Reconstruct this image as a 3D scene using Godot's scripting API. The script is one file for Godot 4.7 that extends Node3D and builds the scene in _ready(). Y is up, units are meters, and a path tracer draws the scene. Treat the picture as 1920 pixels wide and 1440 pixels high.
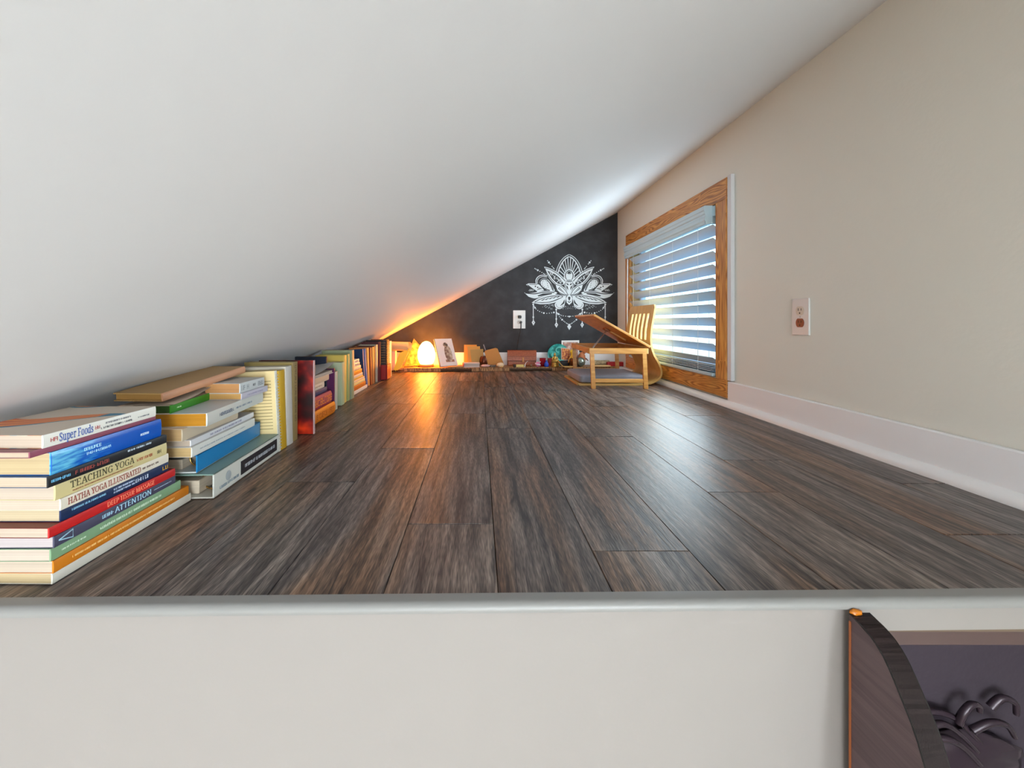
extends Node3D
# An attic reading nook: a low loft under a sloped ceiling, books along the eave, a salt lamp and keepsakes on a live-edge board.
# Units are metres. The loft floor is y = 0, its long axis runs along -z, the camera stands at z = 0.

const CX := 898.0
const CY := 603.0
const FP := 800.0
const EYE := 0.35
const WALLX := 1.046
const BACKZ := 3.218

var names := {}
var mats := {}
var texs := {}
var rng := RandomNumberGenerator.new()


func _ready() -> void:
	rng.seed = 7
	# --- camera, sky, lights, exposure ---
	var cam := Camera3D.new()
	cam.name = "camera"
	cam.near = 0.05
	cam.far = 200.0
	cam.projection = Camera3D.PROJECTION_FRUSTUM
	cam.size = 2.0 * 720.0 / FP * cam.near
	cam.frustum_offset = Vector2((960.0 - CX) / FP * cam.near, -(720.0 - CY) / FP * cam.near)
	cam.position = Vector3(0, EYE, 0)
	add_child(cam)
	var we := WorldEnvironment.new()
	we.name = "world_environment"
	var env := Environment.new()
	env.background_mode = Environment.BG_SKY
	var sky := Sky.new()
	var sm := ProceduralSkyMaterial.new()
	sm.sky_top_color = Color(0.50, 0.76, 1.0)
	sm.sky_horizon_color = Color(0.78, 0.92, 1.0)
	sm.ground_horizon_color = Color(0.80, 0.86, 0.88)
	sm.ground_bottom_color = Color(0.55, 0.58, 0.56)
	sm.sun_angle_max = 0.0
	sky.sky_material = sm
	env.sky = sky
	env.background_energy_multiplier = 4.0
	env.tonemap_mode = Environment.TONE_MAPPER_LINEAR
	env.tonemap_exposure = 1.0
	env.sdfgi_enabled = true
	env.ssao_enabled = true
	env.ssil_enabled = true
	we.environment = env
	add_child(we)
	# added fill light at an invented, unseen rear window of the main room
	var al := AreaLight3D.new()
	al.name = "rear_fill_light"
	al.area_size = Vector2(1.5, 0.8)
	al.area_normalize_energy = false
	al.light_energy = 4.0
	al.light_color = Color(0.95, 0.975, 1.0)
	al.position = Vector3(-0.35, -0.39, 3.95)
	al.shadow_enabled = true
	al.set("area_range", 20.0)
	add_child(al)
	# added fill light at an invented side window, unseen behind the camera
	var sl := AreaLight3D.new()
	sl.name = "side_fill_light"
	sl.area_size = Vector2(1.9, 1.4)
	sl.area_normalize_energy = false
	sl.light_energy = 11.5
	sl.light_color = Color(0.93, 0.975, 1.0)
	sl.position = Vector3(WALLX - 0.01, 0.08, 2.9)
	sl.rotation_degrees = Vector3(0, 90, 0)
	sl.shadow_enabled = true
	sl.set("area_range", 20.0)
	add_child(sl)
	# area light added before the blind, standing for the daylight it scatters
	var bl := AreaLight3D.new()
	bl.name = "blind_fill_light"
	bl.area_size = Vector2(1.0, 0.5)
	bl.area_normalize_energy = false
	bl.light_energy = 2.45
	bl.light_color = Color(0.88, 0.96, 1.0)
	bl.position = Vector3(WALLX - 0.045, 0.40, -2.381)
	bl.rotation_degrees = Vector3(0, 90, 0)
	bl.shadow_enabled = true
	bl.set("area_range", 20.0)
	add_child(bl)

	make_textures()
	build_shell()
	build_floor()
	build_window()
	build_mural()
	build_outlets()
	build_chair()
	build_desk()
	build_stack_a()
	build_stack_b()
	build_rows()
	build_altar()
	build_foreground()


# ---------------------------------------------------------------- helpers
func at(px: float, py: float, d: float) -> Vector3:
	return Vector3((px - CX) / FP * d, EYE - (py - CY) / FP * d, -d)


func numbered(called: String, parent: Node) -> String:
	var key := str(parent.get_instance_id()) + called
	var n: int = names.get(key, 0)
	names[key] = n + 1
	return called if n == 0 else "%s_%03d" % [called, n]


func thing(called: String, label: String, category: String, pos := Vector3.ZERO, basis := Basis.IDENTITY, group := "") -> Node3D:
	var o := Node3D.new()
	o.name = numbered(called, self)
	add_child(o, true)
	o.transform = Transform3D(basis, pos)
	o.set_meta("label", label)
	o.set_meta("category", category)
	if group:
		o.set_meta("group", group)
	return o


func obj(called: String, st: SurfaceTool, mat: Material, parent: Node = self, pos := Vector3.ZERO, basis := Basis.IDENTITY) -> MeshInstance3D:
	var o := MeshInstance3D.new()
	o.name = numbered(called, parent)
	o.mesh = st.commit()
	o.material_override = mat
	o.transform = Transform3D(basis, pos)
	parent.add_child(o, true)
	return o


func struct(called: String, st: SurfaceTool, mat: Material, pos := Vector3.ZERO, basis := Basis.IDENTITY) -> MeshInstance3D:
	var o := obj(called, st, mat, self, pos, basis)
	o.set_meta("kind", "structure")
	return o


func tag(o: Node, label: String, category: String, group := "") -> void:
	o.set_meta("label", label)
	o.set_meta("category", category)
	if group:
		o.set_meta("group", group)


func ns() -> SurfaceTool:
	var st := SurfaceTool.new()
	st.begin(Mesh.PRIMITIVE_TRIANGLES)
	return st


func vt(st: SurfaceTool, p: Vector3, n: Vector3, uv: Vector2) -> void:
	st.set_normal(n)
	st.set_uv(uv)
	st.add_vertex(p)


func tri(st: SurfaceTool, a: Vector3, b: Vector3, c: Vector3, na: Vector3, nb: Vector3, nc: Vector3, ua := Vector2.ZERO, ub := Vector2.ZERO, uc := Vector2.ZERO) -> void:
	var f := (a - c).cross(a - b)
	if f.length_squared() < 1e-18:
		return
	vt(st, a, na, ua)
	if f.dot(na + nb + nc) >= 0.0:
		vt(st, b, nb, ub)
		vt(st, c, nc, uc)
	else:
		vt(st, c, nc, uc)
		vt(st, b, nb, ub)


func quad(st: SurfaceTool, a: Vector3, b: Vector3, c: Vector3, d: Vector3, n: Vector3, ua := Vector2.ZERO, ub := Vector2.ZERO, uc := Vector2.ZERO, ud := Vector2.ZERO) -> void:
	tri(st, a, b, c, n, n, n, ua, ub, uc)
	tri(st, a, c, d, n, n, n, ua, uc, ud)


func box(st: SurfaceTool, c: Vector3, s: Vector3, bev := 0.001, xf := Transform3D.IDENTITY, uo := Vector2.ZERO) -> void:
	# chamfered box; u runs along the longest side, in metres
	var h := s * 0.5
	bev = minf(bev, minf(h.x, minf(h.y, h.z)) * 0.6)
	var la := 0
	if s.y > s.x:
		la = 1
	if s.z > s[la]:
		la = 2
	for ax in 3:
		var a1 := (ax + 1) % 3
		var a2 := (ax + 2) % 3
		if a2 == la:
			var t := a1
			a1 = a2
			a2 = t
		for sg: float in [-1.0, 1.0]:
			var n := Vector3.ZERO
			n[ax] = sg
			var ps: Array[Vector3] = []
			var us: Array[Vector2] = []
			for k in 4:
				var p := Vector3.ZERO
				p[ax] = sg * h[ax]
				p[a1] = (h[a1] - bev) * (-1.0 if k == 0 or k == 3 else 1.0)
				p[a2] = (h[a2] - bev) * (-1.0 if k < 2 else 1.0)
				ps.append(xf * (c + p))
				us.append(Vector2(p[a1], p[a2]) + uo)
			quad(st, ps[0], ps[1], ps[2], ps[3], (xf.basis * n).normalized(), us[0], us[1], us[2], us[3])
	if bev <= 0.0:
		return
	for ax in 3:
		var a1 := (ax + 1) % 3
		var a2 := (ax + 2) % 3
		for s1: float in [-1.0, 1.0]:
			for s2: float in [-1.0, 1.0]:
				var n := Vector3.ZERO
				n[a1] = s1
				n[a2] = s2
				var e: Array[Vector3] = []
				for k in 4:
					var p := Vector3.ZERO
					p[ax] = (h[ax] - bev) * (-1.0 if k == 0 or k == 3 else 1.0)
					p[a1] = s1 * (h[a1] - (bev if k >= 2 else 0.0))
					p[a2] = s2 * (h[a2] - (0.0 if k >= 2 else bev))
					e.append(xf * (c + p))
				var w := Vector2(uo.x, uo.y)
				quad(st, e[0], e[1], e[2], e[3], (xf.basis * n).normalized(), w, w + Vector2(s[ax], 0), w + Vector2(s[ax], 0.001), w + Vector2(0, 0.001))
	for k in 8:
		var sg := Vector3(-1.0 if k & 1 else 1.0, -1.0 if k & 2 else 1.0, -1.0 if k & 4 else 1.0)
		var p0 := c + sg * Vector3(h.x, h.y - bev, h.z - bev)
		var p1 := c + sg * Vector3(h.x - bev, h.y, h.z - bev)
		var p2 := c + sg * Vector3(h.x - bev, h.y - bev, h.z)
		var n := (xf.basis * sg).normalized()
		tri(st, xf * p0, xf * p1, xf * p2, n, n, n, uo, uo, uo)


func bx(c: Vector3, s: Vector3, bev := 0.001, uo := Vector2.ZERO) -> SurfaceTool:
	var st := ns()
	box(st, c, s, bev, Transform3D.IDENTITY, uo)
	return st


func surf(st: SurfaceTool, rows: Array, closed := true) -> void:
	# smooth surface through rows of points; doubled rows make a crease
	var nr := rows.size()
	var nc: int = rows[0].size()
	var nrm := []
	var vote := 0.0
	for i in nr:
		var r: PackedVector3Array = rows[i]
		var cen := Vector3.ZERO
		for p in r:
			cen += p
		cen /= nc
		var ln := PackedVector3Array()
		for j in nc:
			var p: Vector3 = r[j]
			var prv: Vector3 = rows[maxi(i - 1, 0)][j]
			var nxt: Vector3 = rows[mini(i + 1, nr - 1)][j]
			var da := p if prv.distance_to(p) < 1e-7 else prv
			var db := p if nxt.distance_to(p) < 1e-7 else nxt
			var jm := (j - 1 + nc) % nc if closed else maxi(j - 1, 0)
			var jp := (j + 1) % nc if closed else mini(j + 1, nc - 1)
			var dc: Vector3 = r[jp] - r[jm]
			if dc.length() < 1e-7:
				var alt: PackedVector3Array = rows[mini(i + 1, nr - 1)] if i == 0 else rows[i - 1]
				dc = alt[jp] - alt[jm]
			var n := (db - da).cross(dc)
			n = n.normalized() if n.length() > 1e-14 else Vector3.ZERO
			vote += n.dot(p - cen)
			ln.append(n)
		nrm.append(ln)
	var sg := 1.0 if vote >= 0.0 else -1.0
	var us := PackedFloat32Array([0.0])
	for i in range(1, nr):
		us.append(us[i - 1] + rows[i][0].distance_to(rows[i - 1][0]))
	var last := nc if closed else nc - 1
	for i in nr - 1:
		for j in last:
			var k := (j + 1) % nc
			var v0 := float(j) / nc
			var v1 := float(j + 1) / nc
			var a: Vector3 = rows[i][j]
			var b: Vector3 = rows[i][k]
			var c: Vector3 = rows[i + 1][k]
			var d: Vector3 = rows[i + 1][j]
			var na: Vector3 = nrm[i][j] * sg
			var nb: Vector3 = nrm[i][k] * sg
			var ncc: Vector3 = nrm[i + 1][k] * sg
			var nd: Vector3 = nrm[i + 1][j] * sg
			tri(st, a, b, c, na, nb, ncc, Vector2(us[i], v0), Vector2(us[i], v1), Vector2(us[i + 1], v1))
			tri(st, a, c, d, na, ncc, nd, Vector2(us[i], v0), Vector2(us[i + 1], v1), Vector2(us[i + 1], v0))


func lathe(st: SurfaceTool, prof: Array, seg := 24, xf := Transform3D.IDENTITY, wob := 0.0, seed_n := 1) -> void:
	# prof: [radius, y] pairs from bottom to top
	var fn := FastNoiseLite.new()
	fn.seed = seed_n
	fn.frequency = 1.2
	var rows := []
	for q in prof:
		var r := PackedVector3Array()
		for j in seg:
			var a := TAU * j / seg
			var rr: float = q[0]
			if wob > 0.0:
				rr *= 1.0 + wob * fn.get_noise_3d(cos(a), sin(a), float(q[1]) * 12.0)
			r.append(xf * Vector3(cos(a) * rr, q[1], sin(a) * rr))
		rows.append(r)
	surf(st, rows)


func tube(st: SurfaceTool, pts: Array, r: float, seg := 8, r_end := -1.0) -> void:
	var rows := []
	var n := pts.size()
	var up := Vector3(0.123, 0.87, 0.31).normalized()
	for i in n:
		var t: Vector3 = (pts[mini(i + 1, n - 1)] - pts[maxi(i - 1, 0)]).normalized()
		var s := t.cross(up)
		if s.length() < 0.05:
			s = t.cross(Vector3(0.9, 0.1, 0.3))
		s = s.normalized()
		var w := s.cross(t).normalized()
		up = w
		var rr := r if r_end < 0.0 else lerpf(r, r_end, float(i) / (n - 1))
		var row := PackedVector3Array()
		for j in seg:
			var a := TAU * j / seg
			row.append(pts[i] + (s * cos(a) + w * sin(a)) * rr)
		if i == 0:
			var cap := PackedVector3Array()
			for j in seg:
				cap.append(pts[0])
			rows.append(cap)
			rows.append(row)
		rows.append(row)
		if i == n - 1:
			rows.append(row)
			var cap2 := PackedVector3Array()
			for j in seg:
				cap2.append(pts[i])
			rows.append(cap2)
	surf(st, rows)


func blob(st: SurfaceTool, c: Vector3, r: Vector3, bump := 0.0, seed_n := 1, xf := Transform3D.IDENTITY, nu := 14, nv := 20, freq := 1.4) -> void:
	var fn := FastNoiseLite.new()
	fn.seed = seed_n
	fn.frequency = freq
	var rows := []
	for i in nu + 1:
		var row := PackedVector3Array()
		var a := PI * i / nu
		for j in nv:
			var b := TAU * j / nv
			var d := Vector3(sin(a) * cos(b), -cos(a), sin(a) * sin(b))
			row.append(xf * (c + d * r * (1.0 + bump * fn.get_noise_3d(d.x, d.y, d.z))))
		rows.append(row)
	surf(st, rows)


func prism(st: SurfaceTool, poly: PackedVector2Array, z0: float, z1: float, xf := Transform3D.IDENTITY, smooth := false) -> void:
	# extrudes an outline in x, y from z0 to z1
	var idx := Geometry2D.triangulate_polygon(poly)
	for zz: float in [z0, z1]:
		var n := (xf.basis * Vector3(0, 0, 1.0 if (zz == z1) == (z1 > z0) else -1.0)).normalized()
		for i in range(0, idx.size(), 3):
			var a := poly[idx[i]]
			var b := poly[idx[i + 1]]
			var c := poly[idx[i + 2]]
			tri(st, xf * Vector3(a.x, a.y, zz), xf * Vector3(b.x, b.y, zz), xf * Vector3(c.x, c.y, zz), n, n, n, a, b, c)
	var ccw := not Geometry2D.is_polygon_clockwise(poly)
	var m := poly.size()
	var fn: Array[Vector3] = []
	for i in m:
		var e := poly[(i + 1) % m] - poly[i]
		var n2 := Vector2(e.y, -e.x).normalized() * (1.0 if ccw else -1.0)
		fn.append((xf.basis * Vector3(n2.x, n2.y, 0)).normalized())
	var run := 0.0
	for i in m:
		var p := poly[i]
		var q := poly[(i + 1) % m]
		var ln := p.distance_to(q)
		var n0 := fn[i]
		var n1 := fn[i]
		if smooth:
			if fn[i].dot(fn[(i - 1 + m) % m]) > 0.6:
				n0 = (fn[i] + fn[(i - 1 + m) % m]).normalized()
			if fn[i].dot(fn[(i + 1) % m]) > 0.6:
				n1 = (fn[i] + fn[(i + 1) % m]).normalized()
		var a := xf * Vector3(p.x, p.y, z0)
		var b := xf * Vector3(q.x, q.y, z0)
		var c := xf * Vector3(q.x, q.y, z1)
		var d := xf * Vector3(p.x, p.y, z1)
		tri(st, a, b, c, n0, n1, n1, Vector2(z0, run), Vector2(z0, run + ln), Vector2(z1, run + ln))
		tri(st, a, c, d, n0, n1, n0, Vector2(z0, run), Vector2(z1, run + ln), Vector2(z1, run))
		run += ln


func v2(f: Array) -> PackedVector2Array:
	var o := PackedVector2Array()
	for i in range(0, f.size(), 2):
		o.append(Vector2(f[i], f[i + 1]))
	return o


func crv(f: Array, sub := 6, closed := false) -> PackedVector2Array:
	# Catmull-Rom curve through the given points
	var p := v2(f)
	var n := p.size()
	var o := PackedVector2Array()
	var segs := n if closed else n - 1
	for i in segs:
		var p0 := p[(i - 1 + n) % n] if closed or i > 0 else p[0]
		var p1 := p[i]
		var p2 := p[(i + 1) % n]
		var p3 := p[(i + 2) % n] if closed or i + 2 < n else p[n - 1]
		for k in sub:
			o.append(p1.cubic_interpolate(p2, p0, p3, float(k) / sub))
	if not closed:
		o.append(p[n - 1])
	return o


func circle(cx: float, cy: float, r: float, n := 10) -> PackedVector2Array:
	var o := PackedVector2Array()
	for i in n:
		o.append(Vector2(cx + r * cos(TAU * i / n), cy + r * sin(TAU * i / n)))
	return o


func M(hex: String, rough := 0.5, metal := 0.0, tex := "", sc := Vector3.ONE, spec := 0.5) -> StandardMaterial3D:
	var key := "%s %s %s %s %s %s" % [hex, rough, metal, tex, sc, spec]
	if not mats.has(key):
		var m := StandardMaterial3D.new()
		m.albedo_color = Color(hex)
		m.roughness = rough
		m.metallic = metal
		m.metallic_specular = spec
		if tex:
			m.albedo_texture = texs[tex]
			m.uv1_scale = sc
		mats[key] = m
	return mats[key]


func text(parent: Node3D, s: String, pos: Vector3, basis: Basis, height: float, width: float, hex: String, font := "Droid Sans", called := "spine_lettering") -> void:
	var tm := TextMesh.new()
	var f := SystemFont.new()
	f.font_names = PackedStringArray([font])
	tm.font = f
	tm.text = s
	tm.font_size = 32
	tm.pixel_size = height / 24.0
	tm.depth = 0.0005
	tm.curve_step = 4.0
	var w: float = tm.get_aabb().size.x
	var o := MeshInstance3D.new()
	o.name = numbered(called, parent)
	o.mesh = tm
	o.material_override = M(hex, 0.5)
	o.transform = Transform3D(basis * Basis.from_scale(Vector3(width / maxf(w, 1e-4), 1, 1)), pos)
	parent.add_child(o, true)


# ---------------------------------------------------------------- textures
func nz(w: int, h: int, freq: float, sd: int, sw: int, sh: int, oct := 3) -> PackedByteArray:
	var n := FastNoiseLite.new()
	n.seed = sd
	n.frequency = freq
	n.fractal_octaves = oct
	var im := n.get_seamless_image(sw, sh, false, false, 0.15) if sw == sh else n.get_image(sw, sh, false, false, true)
	im.convert(Image.FORMAT_L8)
	im.resize(w, h, Image.INTERPOLATE_CUBIC)
	return im.get_data()


func lay(called: String, w: int, h: int, d: PackedByteArray) -> void:
	texs[called] = ImageTexture.create_from_image(Image.create_from_data(w, h, false, Image.FORMAT_RGB8, d))


func ramp(c0: Color, c1: Color, c2: Color) -> PackedByteArray:
	var o := PackedByteArray()
	o.resize(768)
	for i in 256:
		var t := i / 255.0
		var c := c0.lerp(c1, t * 2.0) if t < 0.5 else c1.lerp(c2, t * 2.0 - 1.0)
		o[i * 3] = int(c.r * 255.0)
		o[i * 3 + 1] = int(c.g * 255.0)
		o[i * 3 + 2] = int(c.b * 255.0)
	return o


func make_textures() -> void:
	# vinyl floor planks: long grain along u
	var w := 2048
	var h := 1024
	var a := nz(w, h, 0.03, 11, 64, 512)
	var b := nz(w, h, 0.06, 12, 110, 1024)
	var c := nz(w, h, 0.30, 13, 160, 1024, 2)
	var e := nz(w, h, 0.014, 14, 72, 640, 3)
	var g := nz(w, h, 0.03, 15, 80, 256, 2)
	var q := nz(w, h, 0.02, 16, 60, 256, 2)
	var rp := ramp(Color8(36, 31, 32), Color8(104, 95, 91), Color8(172, 160, 150))
	var rq := ramp(Color8(38, 28, 22), Color8(116, 90, 72), Color8(184, 150, 124))
	var d := PackedByteArray()
	d.resize(w * h * 3)
	var hg := PackedByteArray()
	hg.resize(w * h)
	for i in w * h:
		var v := (a[i] * 4 + b[i] * 5 + c[i] * 5) / 14
		v = 128 + (v - 130) * 7 / 4
		var k := absi(e[i] - 128)
		if k < 8 and g[i] > 118:
			v -= (8 - k) * mini(g[i] - 118, 30) / 2
		var k2 := absi(e[i] - 165)
		if k2 < 12 and q[i] < 125:
			v -= (12 - k2) * 3
		v = clampi(v, 0, 255)
		hg[i] = v
		var m := clampi((q[i] - 96) * 4, 0, 255)
		var o := v * 3
		d[i * 3] = (rp[o] * (255 - m) + rq[o] * m) / 255
		d[i * 3 + 1] = (rp[o + 1] * (255 - m) + rq[o + 1] * m) / 255
		d[i * 3 + 2] = (rp[o + 2] * (255 - m) + rq[o + 2] * m) / 255
	lay("floor", w, h, d)
	texs["floor_height"] = ImageTexture.create_from_image(Image.create_from_data(w, h, false, Image.FORMAT_L8, hg))
	# honey oak with strong cathedral grain, bamboo, birch ply, live-edge slab
	wood("oak", 1024, 256, Color8(122, 66, 22), Color8(200, 134, 62), Color8(226, 170, 94), 25.0, 0.010, 21)
	wood("bamboo", 512, 256, Color8(184, 122, 52), Color8(204, 143, 68), Color8(218, 162, 88), 4.0, 0.02, 22)
	wood("ply", 512, 256, Color8(192, 154, 92), Color8(204, 167, 104), Color8(214, 180, 118), 3.0, 0.02, 23)
	wood("slab", 1024, 128, Color8(70, 44, 26), Color8(150, 104, 62), Color8(196, 150, 98), 14.0, 0.02, 24)
	wood("dark", 512, 256, Color8(84, 68, 70), Color8(98, 82, 84), Color8(108, 92, 92), 4.0, 0.02, 25)
	# page edges: fine lines across v
	var r2 := RandomNumberGenerator.new()
	r2.seed = 3
	var pd := PackedByteArray()
	pd.resize(8 * 128 * 3)
	for y in 128:
		var t := r2.randf_range(0.80, 1.0)
		for x in 8:
			for k in 3:
				pd[(y * 8 + x) * 3 + k] = int(255.0 * t)
	lay("pages", 8, 128, pd)
	blotch("chalk", 512, 0.012, Color8(40, 40, 42), Color8(48, 48, 51), Color8(58, 58, 62), 31)
	blotch("leather", 128, 0.06, Color8(134, 66, 32), Color8(152, 80, 42), Color8(168, 94, 54), 32)
	blotch("teal", 128, 0.02, Color8(16, 92, 88), Color8(40, 150, 142), Color8(120, 214, 200), 33)
	blotch("stone", 64, 0.05, Color8(130, 118, 108), Color8(176, 164, 152), Color8(214, 204, 192), 34)
	blotch("ember", 128, 0.022, Color8(10, 4, 6), Color8(96, 6, 10), Color8(255, 70, 14), 38)
	blotch("icon", 64, 0.06, Color8(120, 20, 30), Color8(206, 120, 60), Color8(240, 190, 110), 36)
	blotch("snow", 64, 0.07, Color8(120, 100, 120), Color8(186, 130, 104), Color8(225, 205, 205), 37)
	blotch("orangeart", 128, 0.035, Color8(170, 70, 20), Color8(228, 150, 60), Color8(240, 200, 110), 39)
	# glossy blue spine with a pale watery end
	var wn := FastNoiseLite.new()
	wn.frequency = 0.09
	var wi := Image.create(128, 32, false, Image.FORMAT_RGB8)
	for y in 32:
		for x in 128:
			var f := clampf((x / 128.0 - 0.62) * 2.6 + wn.get_noise_2d(x * 0.5, y * 2.0) * 0.8, 0.0, 1.0)
			wi.set_pixel(x, y, Color8(10, 84, 184).lerp(Color8(120, 210, 236), f * 0.85))
	texs["water"] = ImageTexture.create_from_image(wi)
	# top cover with a red and blue swirl; statue photograph
	var im := Image.create(128, 192, false, Image.FORMAT_RGB8)
	im.fill(Color8(206, 190, 172))
	for y in 192:
		for x in 128:
			var u := x / 128.0
			var v := y / 192.0
			var s := 0.5 + 0.22 * sin(v * 5.0 + 0.4)
			var dd := u - s
			var taper := clampf((0.95 - v) * 2.2, 0.0, 1.0) * 0.2
			if absf(dd) < taper:
				var t2 := dd / maxf(taper, 0.001)
				var cc := Color8(196, 60, 24).lerp(Color8(232, 150, 70), absf(sin(t2 * 5.0 + v * 9.0)))
				if t2 > 0.72 or v > 0.72:
					cc = Color8(40, 120, 150)
				im.set_pixel(x, y, cc)
	texs["swirl"] = ImageTexture.create_from_image(im)
	var sp := Image.create(96, 144, false, Image.FORMAT_RGB8)
	sp.fill(Color8(222, 216, 214))
	var fn := FastNoiseLite.new()
	fn.frequency = 0.035
	for y in 144:
		for x in 96:
			var p := Vector2(x / 96.0, y / 144.0)
			var hd := (p - Vector2(0.50, 0.20)) / Vector2(0.17, 0.10)
			var bd := (p - Vector2(0.58, 0.58)) / Vector2(0.27, 0.36)
			var pn := p.x > 0.28 and p.x < 0.90 and p.y > 0.10 and p.y < 0.94
			var nn := fn.get_noise_2d(x, y * 1.4)
			if hd.length() < 1.0:
				sp.set_pixel(x, y, Color8(150, 126, 104).darkened(clampf(nn * 1.4, -0.2, 0.6)))
			elif bd.length() < 1.0 and pn:
				var lit := clampf(0.55 + (p.x - 0.58) * 0.9 + nn * 0.7, 0.0, 1.0)
				sp.set_pixel(x, y, Color8(96, 62, 48).lerp(Color8(206, 198, 178), lit))
			elif pn and p.y > 0.84:
				sp.set_pixel(x, y, Color8(150, 110, 86))
	texs["statue"] = ImageTexture.create_from_image(sp)


func wood(called: String, w: int, h: int, c0: Color, c1: Color, c2: Color, rings: float, fr: float, sd: int) -> void:
	var a := nz(w, h, fr, sd, w / 8, h, 2)
	var b := nz(w, h, 0.2, sd + 50, w / 16, h, 2)
	var rp := ramp(c0, c1, c2)
	var d := PackedByteArray()
	d.resize(w * h * 3)
	for y in h:
		for x in w:
			var i := y * w + x
			var s := sin(a[i] / 255.0 * rings * 2.2 + float(y) / h * rings * 0.6)
			var v := clampi(int(128.0 + 70.0 * s + (b[i] - 128) * 0.45), 0, 255)
			d[i * 3] = rp[v * 3]
			d[i * 3 + 1] = rp[v * 3 + 1]
			d[i * 3 + 2] = rp[v * 3 + 2]
	lay(called, w, h, d)


func blotch(called: String, n: int, fr: float, c0: Color, c1: Color, c2: Color, sd: int) -> void:
	var a := nz(n, n, fr, sd, n, n, 4)
	var rp := ramp(c0, c1, c2)
	var d := PackedByteArray()
	d.resize(n * n * 3)
	for i in n * n:
		var v := a[i]
		d[i * 3] = rp[v * 3]
		d[i * 3 + 1] = rp[v * 3 + 1]
		d[i * 3 + 2] = rp[v * 3 + 2]
	lay(called, n, n, d)


# ---------------------------------------------------------------- the room
func ceil_y(x: float) -> float:
	return 0.608 + 0.541 * x


func plaster(hex: String, rough := 0.75, relief := 0.02) -> StandardMaterial3D:
	var m := StandardMaterial3D.new()
	m.albedo_color = Color(hex)
	m.roughness = rough
	m.uv1_triplanar = true
	m.uv1_world_triplanar = true
	m.uv1_scale = Vector3(2.2, 2.2, 2.2)
	if not texs.has("orange_peel"):
		var n := nz(512, 512, 0.06, 41, 512, 512, 3)
		texs["orange_peel"] = ImageTexture.create_from_image(Image.create_from_data(512, 512, false, Image.FORMAT_L8, n))
	m.heightmap_enabled = true
	m.heightmap_texture = texs["orange_peel"]
	m.heightmap_scale = relief
	return m


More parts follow.
